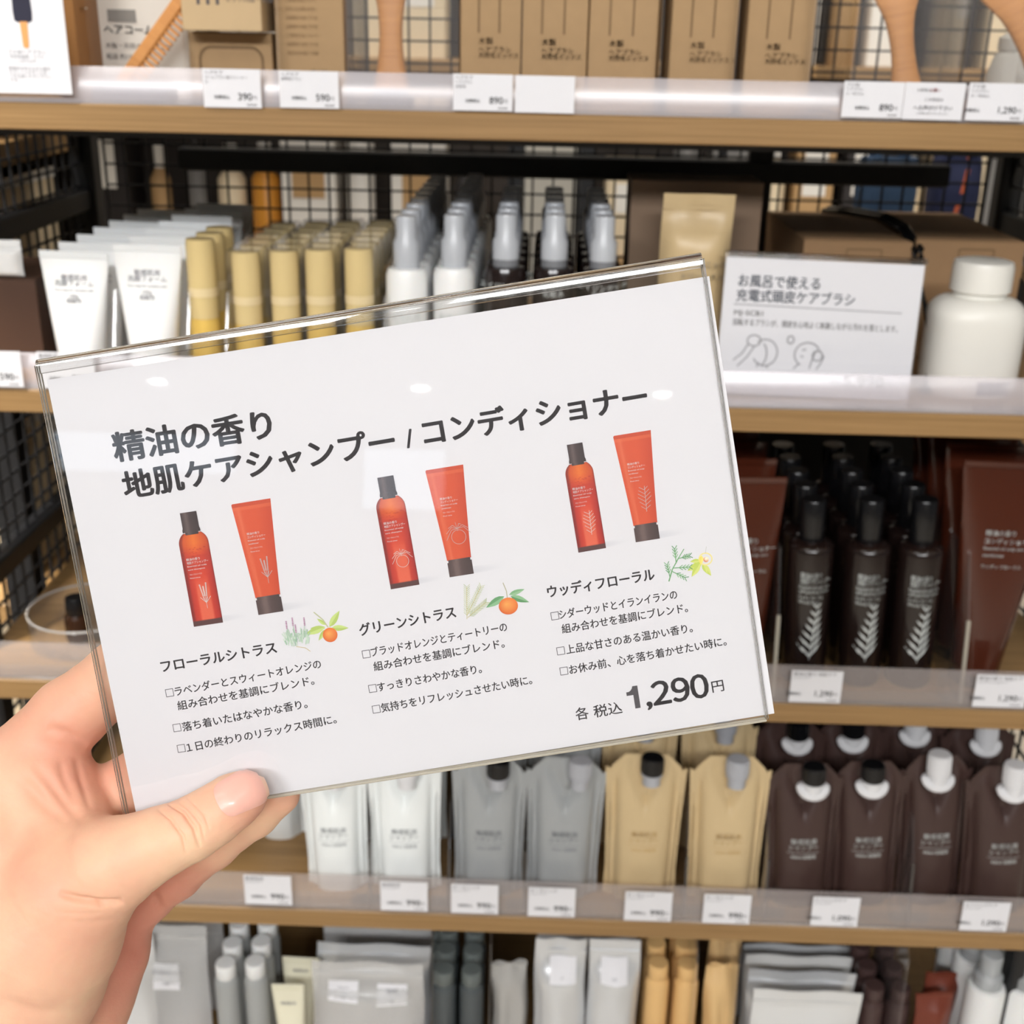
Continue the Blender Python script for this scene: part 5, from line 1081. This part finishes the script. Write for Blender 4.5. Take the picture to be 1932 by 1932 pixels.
# thumb nail
bvh = BVHTree.FromPolygons(W.tolist(), [tuple(p.vertices) for p in me.polygons])
NA, NB, NN, NM = (417, 1513), (491, 1477), 16, 12
axv = np.array([NB[0] - NA[0], NB[1] - NA[1]], float); axl = np.hypot(*axv); axv /= axl; nrm = np.array([-axv[1], axv[0]])
def nail_pt(s, t):
    """s -1..1 across, t 0..1 from the cuticle to the free edge"""
    half = 37 * (0.93 + .10 * t) * (1 - max(0, t - .72) ** 2 * 2.4 - max(0, .18 - t) ** 2 * 5)
    bow = -7 * (1 - s * s) * (1 - t) + 5 * (1 - s * s) * t
    return np.array(NA) + axv * (axl * t + bow) + nrm * s * half
mb = MB(); idx = {}
for i in range(NN + 1):
    for j in range(NM + 1):
        s_, t_ = -1 + 2 * j / NM, i / NN; q = nail_pt(s_, t_); d = ray(*q).normalized(); hitp = bvh.ray_cast(CAM, d)
        p = hitp[0] if hitp[0] is not None else CAM + d * .37
        edge = max(abs(s_), 0) ** 6
        p = p + hitp[1] * (0.0006 * (1 - edge) + .00012 + .0003 * t_) if hitp[0] is not None else p
        idx[i, j] = len(mb.v); mb.v.append(tuple(p))
for i in range(NN):
    for j in range(NM): mb.f.append((idx[i, j], idx[i, j + 1], idx[i + 1, j + 1], idx[i + 1, j])); mb.m.append(1 if i >= NN - 1 else 0)
nail_m = mat('nail', (238, 182, 166), 0.3, sss=0.15, coat=.15); tip_m = mat('nail_tip', (236, 190, 164), 0.3)
nm = mb.mesh('thumb_nail', [nail_m, tip_m], True, 80); no = link('thumb_nail', nm, person); no['label'] = 'glossy pink thumb nail'
# ================================================================== what shows through the wire mesh
rnd = random.Random(21)
GLOW_PANELS = [(-2.9, -1.55, 2.60, 2.90), (-.78, -.22, 2.40, 2.84)]  # extents of the added glowing panels on the front wall
def ORD2(k): return ORD[k] if k < 12 else ['thirteenth', 'fourteenth', 'fifteenth', 'sixteenth', 'seventeenth', 'eighteenth', 'nineteenth', 'twentieth', 'twenty-first', 'twenty-second', 'twenty-third', 'twenty-fourth', 'twenty-fifth'][k - 12]
def far_rack(name, x0, x1, y, label, depth=.38, shelves=(.40, .86, 1.30, 1.72), m=None, pan=None):
    r = link(name, None); tag(r, label, 'rack')
    for s in shelves: link('shelf', MB().box((x0 + x1) / 2, y + depth / 2, s - .0125, x1 - x0, depth, .025, bev=.002).mesh('shelf', m or WOOD), r)
    for x in (x0, x1):
        for yy in (y, y + depth): link('post', MB().box(x, yy, .95, .03, .03, 1.9).mesh('post', BLACK), r)
    link('back_panel', MB().box((x0 + x1) / 2, y + depth + .01, .95, x1 - x0, .012, 1.9).mesh('back_panel', pan or mat('dark_panel', (70, 62, 56), .6)), r)
    return r
far_rack('display_rack', -1.6, -.06, 1.75, 'far display rack seen through the mesh on the left half')
far_rack('display_rack', .10, 1.7, 1.95, 'far display rack seen through the mesh on the right half')
FARM = [mat('far_cream', (226, 208, 176), .5), mat('far_white', (236, 232, 224), .4), mat('far_grey', (120, 118, 116), .5), mat('far_dark', (46, 42, 42), .5), mat('far_tan', (186, 150, 104), .6), mat('far_amber', (206, 140, 52), .35)]
FARN = ['cream', 'white', 'grey', 'dark', 'tan', 'amber']
cnt = 0
for (rx0, rx1, ry, side) in ((-1.55, -.10, 1.80, 'left'), (.15, 1.65, 2.0, 'right')):
    for si, s in enumerate((.86, 1.30)):
        x = rx0; k = 0
        while x < rx1 - .1:
            w = rnd.choice([.05, .07, .09, .12]); h = rnd.uniform(.22, .40); c = rnd.choices(range(6), [4, 4, 2, 3, 2, 1])[0]
            lab = '%s %s, %s from the left on the %s far rack, %s shelf' % (FARN[c], 'bottle' if w < .08 else 'carton', ORD2(k), side, ['lower', 'upper'][si])
            if w < .08: thing('far_bottle', lab, 'bottle', [('body', MB().lathe([(w * .45, 0), (w * .46, .004), (w * .46, h * .7), (w * .2, h * .8)], 14).mesh('body', FARM[c], True)), ('cap', MB().lathe([(w * .22, h * .8), (w * .22, h)], 12).mesh('cap', FARM[rnd.choice([1, 3])], True))], (x + w / 2, ry + .06, s), group='bottles on the far racks')
            else: thing('far_carton', lab, 'box', [('box_body', MB().box(0, 0, h / 2, w, .12, h, bev=.002).mesh('box_body', FARM[c])), ('label_panel', MB().box(0, -.0605, h * .6, w * .6, .001, h * .3).mesh('label_panel', FARM[1 if c != 1 else 4]))], (x + w / 2, ry + .08, s), group='cartons on the far racks')
            x += w + rnd.uniform(.004, .04); k += 1
# hanging cloth goods behind the mesh at right
def bag(px0, px1, py0, py1, y, m, label, stripe=None):
    xm = X_at((px0 + px1) / 2, y, 1.08); z0 = Z_at(py1, y, xm); z1 = Z_at(py0, y, xm); w = X_at(px1, y, 1.08) - X_at(px0, y, 1.08); h = z1 - z0
    body = MB(); rings = [oval(w / 2 * a, .045 * b, h * t, 20, 2.6) for t, a, b in ((0, .9, .5), (.06, .98, .9), (.4, 1, 1), (.8, .97, .8), (1, .93, .35))]; body.loft(rings)
    p = [('body', body.mesh('body', m, True))]
    for sy in (-.02, .02): p.append(('strap', MB().tube([(-w * .25, sy, h * .96), (-w * .2, sy * .5, h + .03), (0, 0, h + .05), (w * .2, sy * .5, h + .03), (w * .25, sy, h * .96)], .006, 8).mesh('strap', m, True)))
    if stripe: p.append(('stripe', wrap_on(MB().add([(w * (-.1 + .04 * i), -.2, h * (.15 + .16 * i)) for i in range(6)] + [(w * (-.02 + .04 * i), -.2, h * (.15 + .16 * i)) for i in range(6)], [(i, i + 1, i + 7, i + 6) for i in range(5)]).mesh('stripe', stripe), p[0][1])))
    thing('cloth_bag', label, 'bag', p, (xm, y, z0))
bag(1608, 1720, 296, 402, 1.15, mat('denim_cloth', (44, 66, 92), .85, noise=.15), 'blue cloth bag hanging behind the mesh')
bag(1745, 1838, 288, 420, 1.20, mat('navy_cloth', (30, 36, 66), .85, noise=.1), 'navy cloth bag with an orange stripe behind the mesh', mat('orange_tape', (196, 92, 48), .6))
gr = link('garment_rail', None); tag(gr, 'black garment rail carrying the two cloth bags behind the mesh', 'rail')
zr = Z_at(292, 1.18, .55) + .052
link('bar', MB().tube([(.30, 1.18, zr), (.80, 1.18, zr)], .006, 10).mesh('bar', BLACK, True), gr)
for x in (.30, .80): link('upright', MB().tube([(x, 1.18, 0), (x, 1.18, zr)], .008, 10).mesh('upright', BLACK, True), gr)
# neighbouring fixture seen through the left side mesh
nr = far_rack('display_rack', -1.75, -.548, .24, 'neighbouring display rack seen through the left side mesh', .3, (.30, .52, .76, 1.00, 1.24))
for si, s in enumerate((.30, .52, .76, 1.00, 1.24)):
    x = -.57; k = 0
    while x > -1.3:
        w = rnd.choice([.05, .06, .08]); h = rnd.uniform(.17, .215); c = rnd.choices(range(6), [8, 4, 1, 0, 3, 0])[0]
        thing('far_carton', '%s carton, %s from the mesh, neighbouring rack, %s shelf from the bottom' % (FARN[c], ORD2(k), ORD[si]), 'box', [('box_body', MB().box(0, 0, h / 2, w, .2, h, bev=.002).mesh('box_body', FARM[c])), ('lid_band', MB().box(0, 0, h * .97, w + .002, .202, h * .06).mesh('lid_band', FARM[(c + 1) % 2]))], (x - w / 2, .40, s), group='cartons on the neighbouring rack')
        x -= w + rnd.uniform(.003, .02); k += 1
# ceiling lamps of the shop
lamp_m = bpy.data.materials.new('lamp_glow'); lamp_m.use_nodes = True; e = lamp_m.node_tree.nodes.new('ShaderNodeEmission'); e.inputs[0].default_value = (1, .97, .92, 1); e.inputs[1].default_value = 60
lamp_m.node_tree.links.new(e.outputs[0], lamp_m.node_tree.nodes['Material Output'].inputs[0])
ring_m = MB().lathe([(.07, 0), (.07, -.02), (.055, -.022), (.055, -.004)], 24, cap=False).mesh('trim_ring', WHITEP, True); disc_m = MB().lathe([(.054, -.006), (.054, -.008)], 24).mesh('diffuser', lamp_m)
k = 0
for x in (-1.8, -.36, .98, 2.3):
    for y in (-6.75, -4.2, -2.9, -.9):
        k += 1; thing('ceiling_lamp', 'round recessed ceiling lamp', 'lamp', [('trim_ring', ring_m), ('diffuser', disc_m)], (x, y, 2.938), group='ceiling lamps')

panel_glow_m = bpy.data.materials.new('window_daylight'); panel_glow_m.use_nodes = True; e = panel_glow_m.node_tree.nodes.new('ShaderNodeEmission'); e.inputs[0].default_value = (.72, .86, 1, 1); e.inputs[1].default_value = 2.7  # glowing panels out of view, added for bluish reflections in the held sign
panel_glow_m.node_tree.links.new(e.outputs[0], panel_glow_m.node_tree.nodes['Material Output'].inputs[0])
frame_m = mat('window_frame', (200, 200, 198), .4)
for i, (x0, x1, z0, z1) in enumerate(GLOW_PANELS):
    w = link('window_%d' % (i + 1), MB().box((x0 + x1) / 2, -7.845, (z0 + z1) / 2, x1 - x0, .01, z1 - z0).mesh('pane', panel_glow_m)); w['kind'] = 'structure'
    fr = MB(); fr.box((x0 + x1) / 2, -7.84, z0, x1 - x0 + .06, .03, .05); fr.box((x0 + x1) / 2, -7.84, z1, x1 - x0 + .06, .03, .05); fr.box(x0, -7.84, (z0 + z1) / 2, .05, .03, z1 - z0); fr.box(x1, -7.84, (z0 + z1) / 2, .05, .03, z1 - z0)
    link('window_frame', fr.mesh('window_frame', frame_m), w)
